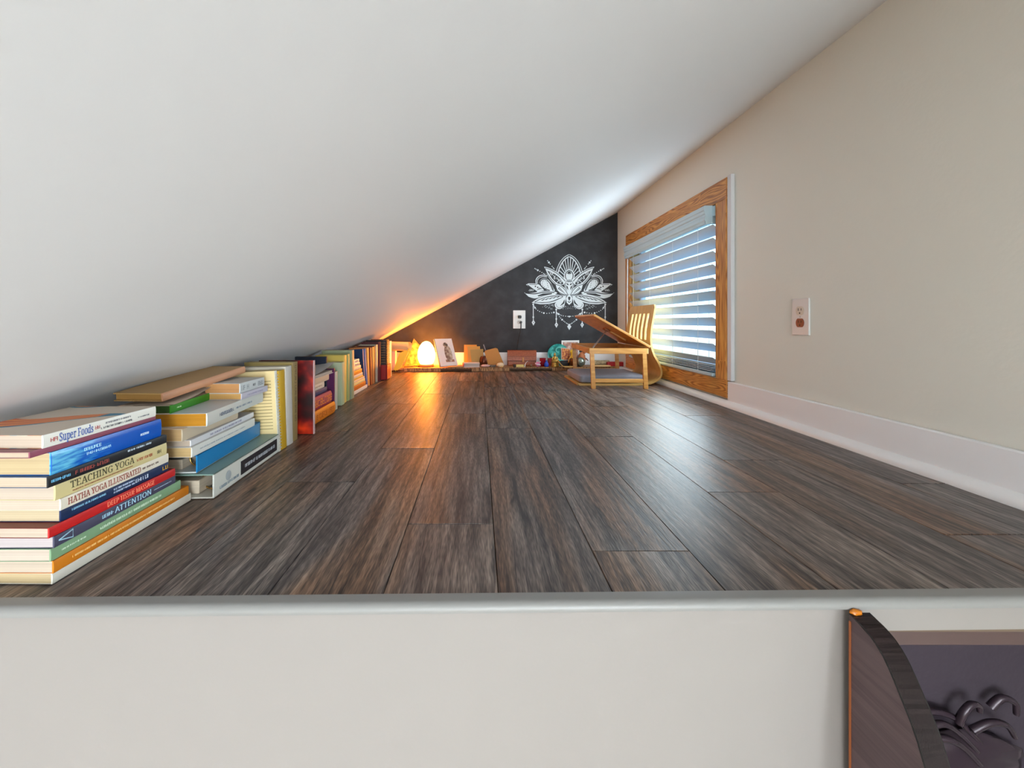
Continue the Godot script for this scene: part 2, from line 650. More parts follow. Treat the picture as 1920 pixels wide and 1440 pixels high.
func build_shell() -> void:
	var white := plaster("dedee0", 0.7, 0.012)
	var beige := plaster("e6e4d9", 0.75, 0.02)
	# sloped ceiling
	var st := ns()
	prism(st, v2([-3.35, ceil_y(-3.35), 1.2, ceil_y(1.2), 1.2, ceil_y(1.2) + 0.14, -3.35, ceil_y(-3.35) + 0.14]), -3.33, 4.1)
	struct("ceiling", st, white)
	# black end wall
	st = ns()
	prism(st, v2([1.18, -0.06, 1.18, ceil_y(1.18) + 0.05, -1.22, ceil_y(-1.22) + 0.05, -1.22, -0.06]), -BACKZ - 0.1, -BACKZ)
	var black := StandardMaterial3D.new()
	black.albedo_texture = texs["chalk"]
	black.roughness = 0.75
	black.uv1_triplanar = true
	black.uv1_world_triplanar = true
	black.uv1_scale = Vector3(1.3, 1.3, 1.3)
	black.heightmap_enabled = true
	plaster("ffffff")
	black.heightmap_texture = texs["orange_peel"]
	black.heightmap_scale = 0.03
	struct("wall_back", st, black)
	# right wall with its window opening
	st = ns()
	var x0 := WALLX
	var x1 := WALLX + 0.085
	for q in [[-2.1, 0.105, -BACKZ, 1.9], [-2.1, -0.7, 1.9, 4.1], [0.86, 1.32, -BACKZ, 4.1], [0.105, 0.86, -BACKZ, -2.91], [0.105, 0.86, -1.852, 1.9], [-0.7, 0.86, 3.9, 4.1]]:
		box(st, Vector3((x0 + x1) / 2, (q[0] + q[1]) / 2, (q[2] + q[3]) / 2), Vector3(x1 - x0, q[1] - q[0], q[3] - q[2]), 0.0)
	struct("wall_right", st, beige)
	# the rest of the main room behind the camera
	st = ns()
	box(st, Vector3(-3.27, -1.5, 1.7), Vector3(0.12, 1.3, 4.9), 0.0)
	struct("wall_left", st, beige)
	st = ns()
	for q in [[-3.35, 1.2, -2.1, -0.8], [-3.35, -1.12, -0.8, 0.1], [0.42, 1.2, -0.8, 1.4], [-1.12, 0.42, 0.02, 1.0]]:
		box(st, Vector3((q[0] + q[1]) / 2, (q[2] + q[3]) / 2, 4.05), Vector3(q[1] - q[0], q[3] - q[2], 0.12), 0.0)
	struct("wall_rear", st, beige)
	st = ns()
	box(st, Vector3(-1.05, -2.15, 1.4), Vector3(4.6, 0.1, 5.5), 0.0)
	struct("floor_lower", st, M("8a7460", 0.5))
	st = ns()
	for q in [[-0.35, 0.0, 1.6, 0.05], [-0.35, -0.78, 1.6, 0.05], [-0.35, -0.39, 1.6, 0.04]]:
		box(st, Vector3(q[0], q[1], 4.03), Vector3(q[2], q[3], 0.07), 0.004)
	for q in [-1.1, -0.35, 0.4]:
		box(st, Vector3(q, -0.39, 4.03), Vector3(0.05, 0.82, 0.07), 0.004)
	var win := struct("added_window_2", st, M("e8e6e2", 0.4))  # unseen rear window, added to go with the rear fill light
	for q in [[-0.725, -0.197], [-0.725, -0.583], [0.025, -0.197], [0.025, -0.583]]:
		var g := bx(Vector3(q[0], q[1], 4.03), Vector3(0.7, 0.345, 0.006), 0.0)
		obj("pane", g, glass(), win)
	st = ns()
	for q in [[-0.67, 0.4, 2.4, 0.06, 0], [0.83, 0.4, 2.4, 0.06, 0], [0.08, 0.4, 2.4, 0.05, 0]]:
		box(st, Vector3(WALLX + 0.05, q[0], 2.9), Vector3(0.06, q[3], 2.0), 0.004)
	for q in [1.93, 2.9, 3.87]:
		box(st, Vector3(WALLX + 0.05, 0.08, q), Vector3(0.06, 1.5, 0.06), 0.004)
	win = struct("added_window_3", st, M("e8e6e2", 0.4))  # unseen side window, added to go with the side fill light
	for q in [[2.415, 0.45], [2.415, -0.29], [3.385, 0.45], [3.385, -0.29]]:
		obj("pane", bx(Vector3(WALLX + 0.05, q[1], q[0]), Vector3(0.006, 0.7, 0.91), 0.0), glass(), win)
	# loft slab under the planks, white face of the loft and its nosing
	st = ns()
	box(st, Vector3(-0.045, -0.032, -(0.56 + BACKZ) / 2), Vector3(2.16, 0.05, BACKZ - 0.56), 0.0)
	# the floor node itself is the slab; planks hang under it (see build_floor)
	var fl := struct("floor", st, M("6a5848", 0.8))
	fl.name = "floor"
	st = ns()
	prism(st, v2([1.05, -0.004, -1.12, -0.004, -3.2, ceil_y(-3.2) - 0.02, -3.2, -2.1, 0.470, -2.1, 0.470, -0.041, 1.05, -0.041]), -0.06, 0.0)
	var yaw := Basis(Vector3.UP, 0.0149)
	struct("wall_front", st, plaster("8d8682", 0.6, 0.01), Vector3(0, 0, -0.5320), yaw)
	st = ns()
	var nose := PackedVector2Array()
	nose.append(Vector2(-0.012, -0.0065))
	nose.append(Vector2(0.0085, -0.0065))
	for k in 7:
		var a := deg_to_rad(-20.0 + 110.0 * k / 6.0)
		nose.append(Vector2(0.0015 + 0.0085 * cos(a), -0.0045 + 0.0085 * sin(a)))
	nose.append(Vector2(-0.012, 0.004))
	prism(st, nose, -1.1, 1.03, Transform3D(Basis(Vector3(0, 0, 1), Vector3(0, 1, 0), Vector3(-1, 0, 0)), Vector3.ZERO), true)
	struct("trim_1", st, M("868482", 0.4), Vector3(0, 0, -0.5320), yaw)
	# baseboards and quarter-round
	var bw := M("f4f4f5", 0.4)
	struct("baseboard_right", bx(Vector3(WALLX - 0.0075, 0.051, -1.16), Vector3(0.015, 0.102, 1.222), 0.003), bw)
	struct("baseboard_back", bx(Vector3(-0.02, 0.059, -BACKZ + 0.0075), Vector3(2.1, 0.118, 0.015), 0.003), bw)
	st = ns()
	var qr := v2([0, 0, -0.026, 0])
	for k in 7:
		var a := PI - PI / 2.0 * k / 6.0
		qr.append(Vector2(0.026 * cos(a), 0.022 * sin(a) + 0.002))
	prism(st, qr, -BACKZ, -0.55, Transform3D(Basis.IDENTITY, Vector3(WALLX - 0.013, 0, 0)), true)
	struct("trim_2", st, M("f6f6f6", 0.35))
	st = ns()
	prism(st, qr, -1.04, 0.65, Transform3D(Basis(Vector3(0, 0, 1), Vector3(0, 1, 0), Vector3(-1, 0, 0)), Vector3(0, 0, -BACKZ + 0.013)), true)
	# lawn and hedge far below, outside the little window
	st = ns()
	box(st, Vector3(20, -3.1, -2), Vector3(37.6, 0.2, 40), 0.0)
	struct("ground", st, M("8c9680", 0.9))


func glass() -> StandardMaterial3D:
	if not mats.has("glass"):
		var m := StandardMaterial3D.new()
		m.albedo_color = Color(0.95, 1.0, 1.0, 0.04)
		m.transparency = BaseMaterial3D.TRANSPARENCY_ALPHA
		m.roughness = 0.02
		mats["glass"] = m
	return mats["glass"]


func build_floor() -> void:
	var fl := get_node("floor")
	var m := StandardMaterial3D.new()
	m.albedo_texture = texs["floor"]
	m.roughness = 0.40
	m.metallic_specular = 0.5
	m.heightmap_enabled = true
	m.heightmap_texture = texs["floor_height"]
	m.heightmap_scale = 0.03
	m.uv1_scale = Vector3(1.0 / 1.4, 1.0 / 0.7, 1)
	var tints := ["f6f6f6", "ece7e4", "e0dad7", "f6eee8", "e4e1e2"]
	var ms := []
	for t in tints:
		var mm: StandardMaterial3D = m.duplicate()
		mm.albedo_color = Color(t)
		ms.append(mm)
	var joints := {-8: 0.8, -7: 1.1, -6: 0.62, -5: 1.0, -4: 1.36, -3: 0.93, -2: 1.176, -1: 0.737, 0: 1.40, 1: 0.65, 2: 1.296, 3: 0.875, 4: 1.077, 5: 0.70, 6: 0.92}
	var r := RandomNumberGenerator.new()
	r.seed = 5
	for k in range(-8, 7):
		var xa := maxf(0.025 + 0.148 * k, -1.118)
		var xb := minf(0.025 + 0.148 * (k + 1), 1.036)
		var front := 0.536 + 0.0149 * (xa + xb) / 2.0
		var ends := [front]
		var z: float = joints[k]
		while z - 0.884 > front + 0.02:
			z -= 0.884
		while z < BACKZ - 0.03:
			if z > front + 0.02:
				ends.append(z)
			z += 0.884
		ends.append(BACKZ)
		for i in ends.size() - 1:
			var st := ns()
			plank(st, xa, xb, ends[i], ends[i + 1], Vector2(r.randf() * 0.5, r.randf() * 0.53), i > 0, i < ends.size() - 2, r.randf_range(0.0005, 0.0016))
			obj("plank", st, ms[r.randi() % 5], fl)


func plank(st: SurfaceTool, xa: float, xb: float, za: float, zb: float, uo: Vector2, curl_a: bool, curl_b: bool, curl: float) -> void:
	# a vinyl plank: tiny bevel along the edges, ends lifted a hair as in the photograph
	var zs := [za + 0.0003, za + 0.0015, za + 0.006, za + 0.02, za + 0.05, za + 0.09]
	if zb - za < 0.2:
		zs = [za + 0.0003, za + 0.0015, za + 0.01]
		zs.append_array([zb - 0.01, zb - 0.0015, zb - 0.0003])
	else:
		zs.append_array([zb - 0.09, zb - 0.05, zb - 0.02, zb - 0.006, zb - 0.0015, zb - 0.0003])
	var xs := [xa + 0.0002, xa + 0.0010, lerpf(xa, xb, 0.12), lerpf(xa, xb, 0.5), lerpf(xa, xb, 0.88), xb - 0.0010, xb - 0.0002]
	var rows := []
	for j in zs.size():
		var row := PackedVector3Array()
		for i in xs.size():
			var y := 0.0
			var da: float = zs[j] - za
			var db: float = zb - zs[j]
			if curl_a:
				y += curl * exp(-da / 0.022)
			if curl_b:
				y += curl * 0.7 * exp(-db / 0.022)
			var e := minf(xs[i] - xa, xb - xs[i])
			y -= 0.0003 * exp(-e / 0.012)
			if i == 0 or i == xs.size() - 1 or j == 0 or j == zs.size() - 1:
				y = -0.0022
			row.append(Vector3(xs[i], y, -zs[j]))
		rows.append(row)
	for j in zs.size() - 1:
		for i in xs.size() - 1:
			var p: Array[Vector3] = [rows[j][i], rows[j][i + 1], rows[j + 1][i + 1], rows[j + 1][i]]
			var nn: Array[Vector3] = []
			var uu: Array[Vector2] = []
			var edge := i == 0 or i == xs.size() - 2 or j == 0 or j == zs.size() - 2
			var fnn := -(p[1] - p[0]).cross(p[3] - p[0]).normalized()
			if fnn.y < 0.0:
				fnn = -fnn
			for q in 4:
				var jj := j + (1 if q >= 2 else 0)
				var ii := i + (1 if q == 1 or q == 2 else 0)
				if edge:
					nn.append(fnn)
				else:
					var ja := maxi(jj - 1, 1)
					var jb := mini(jj + 1, zs.size() - 2)
					var ia := maxi(ii - 1, 1)
					var ib := mini(ii + 1, xs.size() - 2)
					var t: Vector3 = (rows[jb][ii] - rows[ja][ii]).cross(rows[jj][ib] - rows[jj][ia]).normalized()
					nn.append(t if t.y > 0.0 else -t)
				uu.append(Vector2(-p[q].z - za, p[q].x - xa) + uo)
			tri(st, p[0], p[1], p[2], nn[0], nn[1], nn[2], uu[0], uu[1], uu[2])
			tri(st, p[0], p[2], p[3], nn[0], nn[2], nn[3], uu[0], uu[2], uu[3])
	# thin sides down to the slab
	for q in [[Vector3(xs[0], -0.0022, -zs[0]), Vector3(xs[6], -0.0022, -zs[0]), Vector3(0, 0, 1)], [Vector3(xs[0], -0.0022, -zs[-1]), Vector3(xs[6], -0.0022, -zs[-1]), Vector3(0, 0, -1)], [Vector3(xs[0], -0.0022, -zs[0]), Vector3(xs[0], -0.0022, -zs[-1]), Vector3(-1, 0, 0)], [Vector3(xs[6], -0.0022, -zs[0]), Vector3(xs[6], -0.0022, -zs[-1]), Vector3(1, 0, 0)]]:
		var dn := Vector3(0, -0.0045, 0)
		quad(st, q[0], q[1], q[1] + dn, q[0] + dn, q[2], uo, uo, uo, uo)


# ---------------------------------------------------------------- window
func build_window() -> void:
	var oak := M("ffffff", 0.4, 0.0, "oak", Vector3(1.0, 4.0, 1))
	var pale := M("fff4e4", 0.5, 0.0, "ply", Vector3(2.0, 4.0, 1))
	var wh := M("dfe3e6", 0.4)
	var xs := WALLX
	# casing: the frame node is the vinyl sash frame; boards, strip, sill and pane are its parts
	var st := ns()
	var xo := WALLX + 0.062
	for q in [[0.105, 0.145, -2.91, -1.852], [0.82, 0.86, -2.91, -1.852], [0.145, 0.82, -2.91, -2.87], [0.145, 0.82, -1.892, -1.852], [0.46, 0.495, -2.87, -1.892]]:
		box(st, Vector3(xo, (q[0] + q[1]) / 2, (q[2] + q[3]) / 2), Vector3(0.03, q[1] - q[0], q[3] - q[2]), 0.003)
	var w := struct("window_1", st, wh)
	obj("casing_board", bx(Vector3(xs - 0.009, 0.906, -2.381), Vector3(0.018, 0.09, 1.218), 0.002, Vector2(0.6, 0.125)), oak, w)
	obj("casing_board", bx(Vector3(xs - 0.009, 0.0685, -2.381), Vector3(0.018, 0.073, 1.218), 0.002, Vector2(0.1, 0.05)), oak, w)
	obj("casing_board", bx(Vector3(xs - 0.010, 0.483, -1.812), Vector3(0.02, 0.756, 0.08), 0.002, Vector2(0.3, 0.2)), oak, w)
	obj("casing_board", bx(Vector3(xs - 0.010, 0.483, -2.95), Vector3(0.02, 0.756, 0.08), 0.002, Vector2(0.4, 0.08)), oak, w)
	obj("edge_strip", bx(Vector3(xs - 0.008, 0.53, -1.757), Vector3(0.016, 0.85, 0.028), 0.002), M("d8d8da", 0.45), w)
	# jamb liners and sill
	obj("jamb_liner", bx(Vector3(xs + 0.0425, 0.4825, -1.848), Vector3(0.085, 0.755, 0.01), 0.001), pale, w)
	obj("jamb_liner", bx(Vector3(xs + 0.0425, 0.4825, -2.913), Vector3(0.085, 0.755, 0.01), 0.001), pale, w)
	obj("jamb_liner", bx(Vector3(xs + 0.0425, 0.863, -2.381), Vector3(0.085, 0.01, 1.05), 0.001), pale, w)
	obj("sill", bx(Vector3(xs + 0.034, 0.1015, -2.381), Vector3(0.1, 0.012, 1.055), 0.002), M("e6dccb", 0.4), w)
	obj("pane", bx(Vector3(xo, 0.3, -2.381), Vector3(0.005, 0.32, 0.98), 0.0), glass(), w)
	obj("pane", bx(Vector3(xo, 0.66, -2.381), Vector3(0.005, 0.33, 0.98), 0.0), glass(), w)
	# venetian blind
	var slat_m := StandardMaterial3D.new()
	slat_m.albedo_color = Color("c0d0d8")
	slat_m.roughness = 0.35
	var b := thing("window_blind", "white faux-wood venetian blind with a moulded valance in the oak-framed window", "blind", Vector3(xs, 0, -2.381))
	st = ns()
	# moulded valance profile in x, y
	var vp := v2([-0.004, 0.862, -0.050, 0.862, -0.056, 0.858, -0.056, 0.842, -0.052, 0.838, -0.052, 0.826, -0.048, 0.822, -0.048, 0.815, -0.052, 0.811, -0.052, 0.797, -0.047, 0.792, -0.047, 0.782, -0.042, 0.780, -0.036, 0.780, -0.036, 0.850, -0.004, 0.850])
	prism(st, vp, -0.545, 0.50)
	var vm := M("bcd2dc", 0.4)
	obj("valance", st, vm, b)
	for zz: float in [-0.541, 0.496]:
		st = ns()
		box(st, Vector3(-0.022, 0.821, zz), Vector3(0.05, 0.08, 0.009), 0.002)
		obj("valance_return", st, vm, b)
	obj("head_rail", bx(Vector3(0.008, 0.835, 0.0), Vector3(0.05, 0.045, 1.04), 0.002), vm, b)
	var first: MeshInstance3D
	var half := 0.517
	var ti := deg_to_rad(42.0)
	var n_sl := 11
	for i in n_sl:
		var y := 0.755 - 0.058 * i
		if i == 0:
			st = ns()
			# gently crowned slat, section in x, y
			var sec := PackedVector2Array()
			for k in 7:
				var s := -0.028 + 0.056 * k / 6.0
				sec.append(Vector2(s, 0.0022 - 1.6 * s * s + 0.0012))
			for k in 7:
				var s := 0.028 - 0.056 * k / 6.0
				sec.append(Vector2(s, 0.0022 - 1.6 * s * s - 0.0012))
			prism(st, sec, -half, half, Transform3D.IDENTITY, true)
			first = obj("slat", st, slat_m, b)
		var o := first
		if i > 0:
			o = first.duplicate()
			o.name = numbered("slat", b)
			b.add_child(o, true)
		o.transform = Transform3D(Basis(Vector3(0, 0, 1), -ti + (0.10 if i == n_sl - 1 else 0.0)), Vector3(-0.004, y, 0))
	# slack slats gathered on the bottom rail
	for i in 4:
		var o: MeshInstance3D = first.duplicate()
		o.name = numbered("slat", b)
		b.add_child(o, true)
		o.transform = Transform3D(Basis(Vector3(0, 0, 1), -0.04), Vector3(-0.002, 0.1325 + 0.0075 * i, 0))
	obj("bottom_rail", bx(Vector3(-0.002, 0.118, 0), Vector3(0.052, 0.016, half * 2), 0.003), vm, b)
	for zz: float in [-0.43, -0.16, 0.14, 0.40]:
		for xx: float in [-0.029, 0.022]:
			st = ns()
			tube(st, [Vector3(xx, 0.82, zz), Vector3(xx, 0.5, zz), Vector3(xx, 0.125, zz)], 0.0011, 6)
			obj("ladder_cord", st, M("e6ecee", 0.8), b)
	st = ns()
	tube(st, [Vector3(-0.034, 0.775, -0.522), Vector3(-0.036, 0.5, -0.524), Vector3(-0.036, 0.26, -0.524)], 0.0042, 8)
	obj("tilt_wand", st, M("eef2f4", 0.3), b)


# ---------------------------------------------------------------- mural
var mw: SurfaceTool
var md: SurfaceTool
var mz := 0.0005


func mp(p: Vector2, mirror: bool, z: float) -> Vector3:
	var q := p
	if mirror:
		q.x = 2.0 * 857.0 - q.x
	var px := q.x / 9.29 + 975.0
	var py := q.y / 9.29 + 470.0
	var v := at(px, py, BACKZ)
	v.z += z
	return v


func mline(pts: PackedVector2Array, wd: float, dark := false, both := true) -> void:
	var st := md if dark else mw
	mz += 0.000012
	var z := mz
	if dark:
		wd *= 1.45
	var n := pts.size()
	var off := PackedVector2Array()
	for i in n:
		var d0 := (pts[i] - pts[maxi(i - 1, 0)]).normalized() if i > 0 else (pts[1] - pts[0]).normalized()
		var d1 := (pts[mini(i + 1, n - 1)] - pts[i]).normalized() if i < n - 1 else d0
		var d := (d0 + d1).normalized()
		if d.length() < 0.5:
			d = d0
		off.append(Vector2(-d.y, d.x) * wd * 0.5 / maxf(d.dot(d0), 0.6))
	for mir in ([false, true] if both else [false]):
		var zz := z + (0.000006 if mir else 0.0)
		for i in n - 1:
			quad(st, mp(pts[i] + off[i], mir, zz), mp(pts[i] - off[i], mir, zz), mp(pts[i + 1] - off[i + 1], mir, zz), mp(pts[i + 1] + off[i + 1], mir, zz), Vector3(0, 0, 1))


func mfill(pts: PackedVector2Array, dark := false, both := true, z := -1.0) -> void:
	var st := md if dark else mw
	mz += 0.000012
	z = 0.0004 if z > 0.0 and z < 0.0006 else mz
	var idx := Geometry2D.triangulate_polygon(pts)
	var mid := 0.0
	for p in pts:
		mid += p.x / pts.size()
	for mir in ([false, true] if both and not (absf(mid - 857.0) < 3.0) else [false]):
		for i in range(0, idx.size(), 3):
			tri(st, mp(pts[idx[i]], mir, z), mp(pts[idx[i + 1]], mir, z), mp(pts[idx[i + 2]], mir, z), Vector3(0, 0, 1), Vector3(0, 0, 1), Vector3(0, 0, 1))


func mdot(x: float, y: float, r: float, both := true, dark := false) -> void:
	mfill(circle(x, y, r), dark, both, 0.0017 if dark else 0.0019)


func mchain(f: Array, n: int, r: float, big: Array, both := true) -> void:
	var c := crv(f, 12)
	for i in n:
		var p := c[int(float(i) / (n - 1) * (c.size() - 1))]
		mdot(p.x, p.y, r * (1.9 if i in big else 1.0), both)


func build_mural() -> void:
	mw = ns()
	md = ns()
	# crown petal with rays
	mline(crv([628, 372, 655, 290, 705, 190, 775, 112, 853, 68]), 11)
	mline(crv([662, 385, 695, 285, 745, 195, 800, 135, 853, 104]), 19)
	for q in [[675, 340, 775, 425], [700, 275, 785, 395], [740, 215, 800, 368], [785, 162, 818, 345], [832, 128, 843, 330]]:
		mline(v2(q), 13)
	# inner drop
	mfill(crv([857, 322, 800, 352, 765, 420, 775, 490, 805, 520, 857, 525], 6), false)
	mfill(crv([857, 338, 812, 362, 782, 420, 790, 480, 818, 508, 857, 512], 6), true)
	mfill(crv([857, 352, 820, 376, 797, 425, 805, 480, 828, 506, 857, 508], 6), false, true, 0.0015)
	mfill(v2([857, 358, 836, 368, 818, 400, 830, 398, 838, 415, 845, 395, 857, 420]), true, true, 0.0018)
	# lower arch and its leaves
	mfill(crv([857, 500, 812, 512, 780, 560, 775, 620, 800, 700, 857, 800], 6), false, true, 0.0019)
	mline(crv([857, 512, 818, 524, 792, 565, 788, 620, 815, 700, 852, 770]), 8, true)
	var zt := 0.0022
	mfill(v2([857, 528, 828, 536, 818, 550, 845, 548, 857, 540]), true, true, zt)
	mfill(v2([806, 562, 845, 580, 846, 606, 815, 590]), true, true, zt)
	mfill(v2([803, 598, 832, 628, 842, 690, 812, 650]), true, true, zt)
	# big side petals
	mfill(crv([420, 278, 520, 306, 640, 372, 740, 452, 806, 525, 770, 575, 742, 596, 620, 588, 540, 520, 470, 420], 5, false), false)
	mline(crv([438, 300, 520, 326, 640, 394, 730, 470, 790, 535]), 8, true)
	mline(crv([432, 306, 478, 410, 556, 515, 640, 596]), 8, true)
	mfill(crv([472, 348, 560, 384, 660, 448, 738, 535, 744, 588, 650, 568, 560, 486], 5, false), true)
	for q in [[552, 402, 22], [708, 530, 24]]:
		mline(crv([q[0] - q[2], q[1], q[0], q[1] - q[2], q[0] + q[2], q[1], q[0], q[1] + q[2]], 5, true), 9)
		mdot(q[0] + 3, q[1], 7)
	mw_scribble()
	# paisley lobes
	mline(crv([283, 572, 278, 515, 318, 452, 390, 428, 470, 440]), 14)
	mline(crv([305, 570, 304, 520, 338, 472, 400, 452, 470, 462]), 9)
	mfill(crv([338, 560, 365, 502, 430, 482, 500, 515, 560, 600, 602, 705, 480, 694, 385, 642], 5, false), false)
	mline(crv([350, 560, 372, 512, 430, 496, 480, 520, 540, 600, 580, 700]), 11, true)
	mline(crv([350, 560, 368, 610, 430, 662, 520, 694]), 11, true)
	for q in [[392, 545], [385, 575], [395, 605], [420, 632], [455, 652], [405, 525], [440, 522], [468, 540], [478, 572], [482, 605], [490, 635]]:
		mdot(q[0], q[1], 7, true, true)
	for k in 5:
		mline(v2([505 + k * 14, 540 + k * 14, 560 + k * 9, 680 - k * 3]), 3.5, true)
	# pointed outer petals
	mfill(v2([103, 592, 150, 570, 280, 574, 335, 592, 420, 690, 300, 720, 215, 660]), false)
	mline(v2([128, 594, 200, 650, 296, 714]), 9, true)
	mline(v2([160, 588, 300, 592]), 6, true)
	for q in [[268, 622], [308, 640]]:
		mdot(q[0], q[1], 13, true, true)
	for k in 5:
		mline(v2([296 + k * 14, 690 - k * 6, 340 + k * 12, 640 + k * 6]), 4, true)
	for k in 7:
		mline(v2([150 + k * 14, 700 + (k % 2) * 10, 180 + k * 9, 668 + (k % 3) * 8]), 5)
	# long lower leaves
	mfill(crv([72, 730, 200, 738, 400, 704, 600, 714, 645, 742, 560, 775, 400, 792, 262, 832, 150, 802], 5, false), false)
	mline(crv([88, 738, 250, 752, 420, 724, 600, 726]), 11, true)
	mfill(v2([303, 782, 400, 746, 560, 738, 552, 758, 430, 782, 320, 798]), true)
	mfill(crv([204, 906, 300, 840, 430, 788, 600, 764, 760, 784, 806, 796, 690, 872, 520, 924, 350, 934], 5, false), false, true, 0.0019)
	mfill(crv([240, 900, 330, 848, 460, 804, 600, 782, 752, 796, 650, 858, 520, 902, 380, 912], 5, false), true, true, 0.0021)
	mfill(crv([268, 894, 350, 852, 470, 814, 600, 796, 735, 800, 640, 846, 515, 890, 380, 900], 5, false), false, true, 0.0023)
	for k in 5:
		var x := 360.0 + k * 66.0
		var y := 872.0 - k * 13.0
		mfill(v2([x, y - 4, x + 66, y - 34, x + 84, y - 34, x + 34, y - 2]), true, true, 0.0025)
		mfill(v2([x, y + 10, x + 44, y + 8, x + 92, y - 18, x + 60, y + 2]), true, true, 0.0025)
	# combed inner leaves
	mfill(crv([604, 573, 705, 600, 795, 672, 850, 776, 720, 758, 640, 692], 5, false), false, true, 0.0019)
	mline(crv([614, 586, 700, 614, 782, 682, 836, 770]), 7, true)
	mline(crv([614, 586, 648, 690, 722, 748, 836, 772]), 7, true)
	for k in 7:
		mfill(v2([660 + k * 20, 664 + k * 14, 688 + k * 17, 632 + k * 20, 698 + k * 17, 640 + k * 20, 672 + k * 20, 676 + k * 14]), true, true, 0.0021)
	# heart below and its loops
	mfill(v2([857, 780, 822, 788, 800, 830, 812, 905, 857, 945]), false)
	mfill(v2([857, 800, 836, 808, 838, 840, 857, 876]), true)
	mline(v2([832, 880, 857, 906]), 9, true)
	mfill(crv([800, 800, 790, 880, 762, 972, 690, 1018, 622, 992, 604, 930, 660, 872, 740, 815], 5, false), false, true, 0.0005)
	mfill(crv([776, 846, 770, 915, 700, 962, 745, 905], 5, false), true)
	for k in 8:
		var a := 0.5 + k * 0.36
		mdot(695 + 62 * cos(a) - 4, 930 + 68 * sin(a), 7, true, true)
	# hanging ornaments
	for q in [[230, 930, 1270, 1158], [630, 1020, 1310, 1190]]:
		mline(v2([q[0], q[1], q[0] + 2, q[2]]), 13)
		mdot(q[0] + 1, q[3], 15)
		mdot(q[0], q[1] + 4, 16)
		mfill(v2([q[0] + 3, q[2] - 66, q[0] + 33, q[2] - 20, q[0] + 3, q[2] + 34, q[0] - 27, q[2] - 20]), false, true, 0.0019)
		mdot(q[0] + 5, q[2] - 20, 8, true, true)
	mfill(v2([857, 1272, 893, 1322, 857, 1382, 821, 1322]), false, false, 0.0019)
	mchain([240, 960, 300, 1036, 440, 1092, 590, 1076], 12, 8.0, [2, 7, 11])
	mchain([640, 1080, 720, 1128, 857, 1148], 9, 8.0, [2, 8])
	mchain([650, 1100, 720, 1190, 800, 1256, 857, 1290], 11, 8.0, [4])
	mchain([592, 316, 480, 177], 6, 9.0, [4])
	mchain([432, 410, 258, 312], 7, 9.0, [4])
	# speckle under the leaves
	var r := RandomNumberGenerator.new()
	r.seed = 9
	for i in 34:
		mdot(r.randf_range(385, 580), r.randf_range(940, 1025), r.randf_range(2.5, 6.0))
	for i in 14:
		mdot(r.randf_range(740, 850), r.randf_range(960, 1015), r.randf_range(2.5, 5.0))
	var t := thing("wall_mural", "white lotus flower design with hanging beads painted on the black end wall", "mural")
	obj("painted_flower", mw, M("d4dadc", 0.7), t)
	obj("dark_detail", md, M("343538", 0.75), t)


func mw_scribble() -> void:
	mline(crv([515, 372, 530, 395, 520, 410], 4), 8)
	mline(crv([575, 432, 602, 452, 590, 480, 612, 500], 4), 10)
	mline(crv([618, 440, 600, 470, 640, 480, 650, 460], 4), 9)
	mline(crv([640, 500, 665, 490, 670, 520, 650, 545], 4), 10)
	mline(crv([690, 560, 720, 575], 4), 9)
	mline(crv([640, 556, 690, 500], 4), 8)


# ---------------------------------------------------------------- outlets
func outlet(label: String, pos: Vector3, basis: Basis, w: float, h: float, lower_hex: String) -> Node3D:
	var t := thing("power_outlet", label, "outlet", pos, basis)
	obj("cover_plate", bx(Vector3(0, 0, 0.0028), Vector3(w, h, 0.0056), 0.0022), M("dedcd9", 0.35), t)
	for s: float in [1.0, -1.0]:
		var st := ns()
		var p := PackedVector2Array()
		for k in 28:
			var a := TAU * k / 28.0
			p.append(Vector2(0.0172 * cos(a), s * 0.0195 + clampf(0.0172 * sin(a), -0.0140, 0.0140)))
		prism(st, p, 0.004, 0.0072)
		var o := obj("receptacle", st, M("d2cbbd" if s > 0.0 else lower_hex, 0.35), t)
		st = ns()
		for q in [[-0.0062, 0.004, 0.0022, 0.0085], [0.0062, 0.004, 0.0022, 0.0070], [0.0, -0.0075, 0.0045, 0.0045]]:
			box(st, Vector3(q[0], s * 0.0195 + q[1], 0.0072), Vector3(q[2], q[3], 0.0006), 0.0)
		obj("slot", st, M("1c1816", 0.6), o)
	var st := ns()
	lathe(st, [[0.0, 0.0055], [0.003, 0.0055], [0.0024, 0.0068], [0.0, 0.007]], 12, Transform3D(Basis(Vector3.RIGHT, PI / 2), Vector3.ZERO))
	obj("screw", st, M("c8c4bc", 0.3, 0.6), t)
	return t


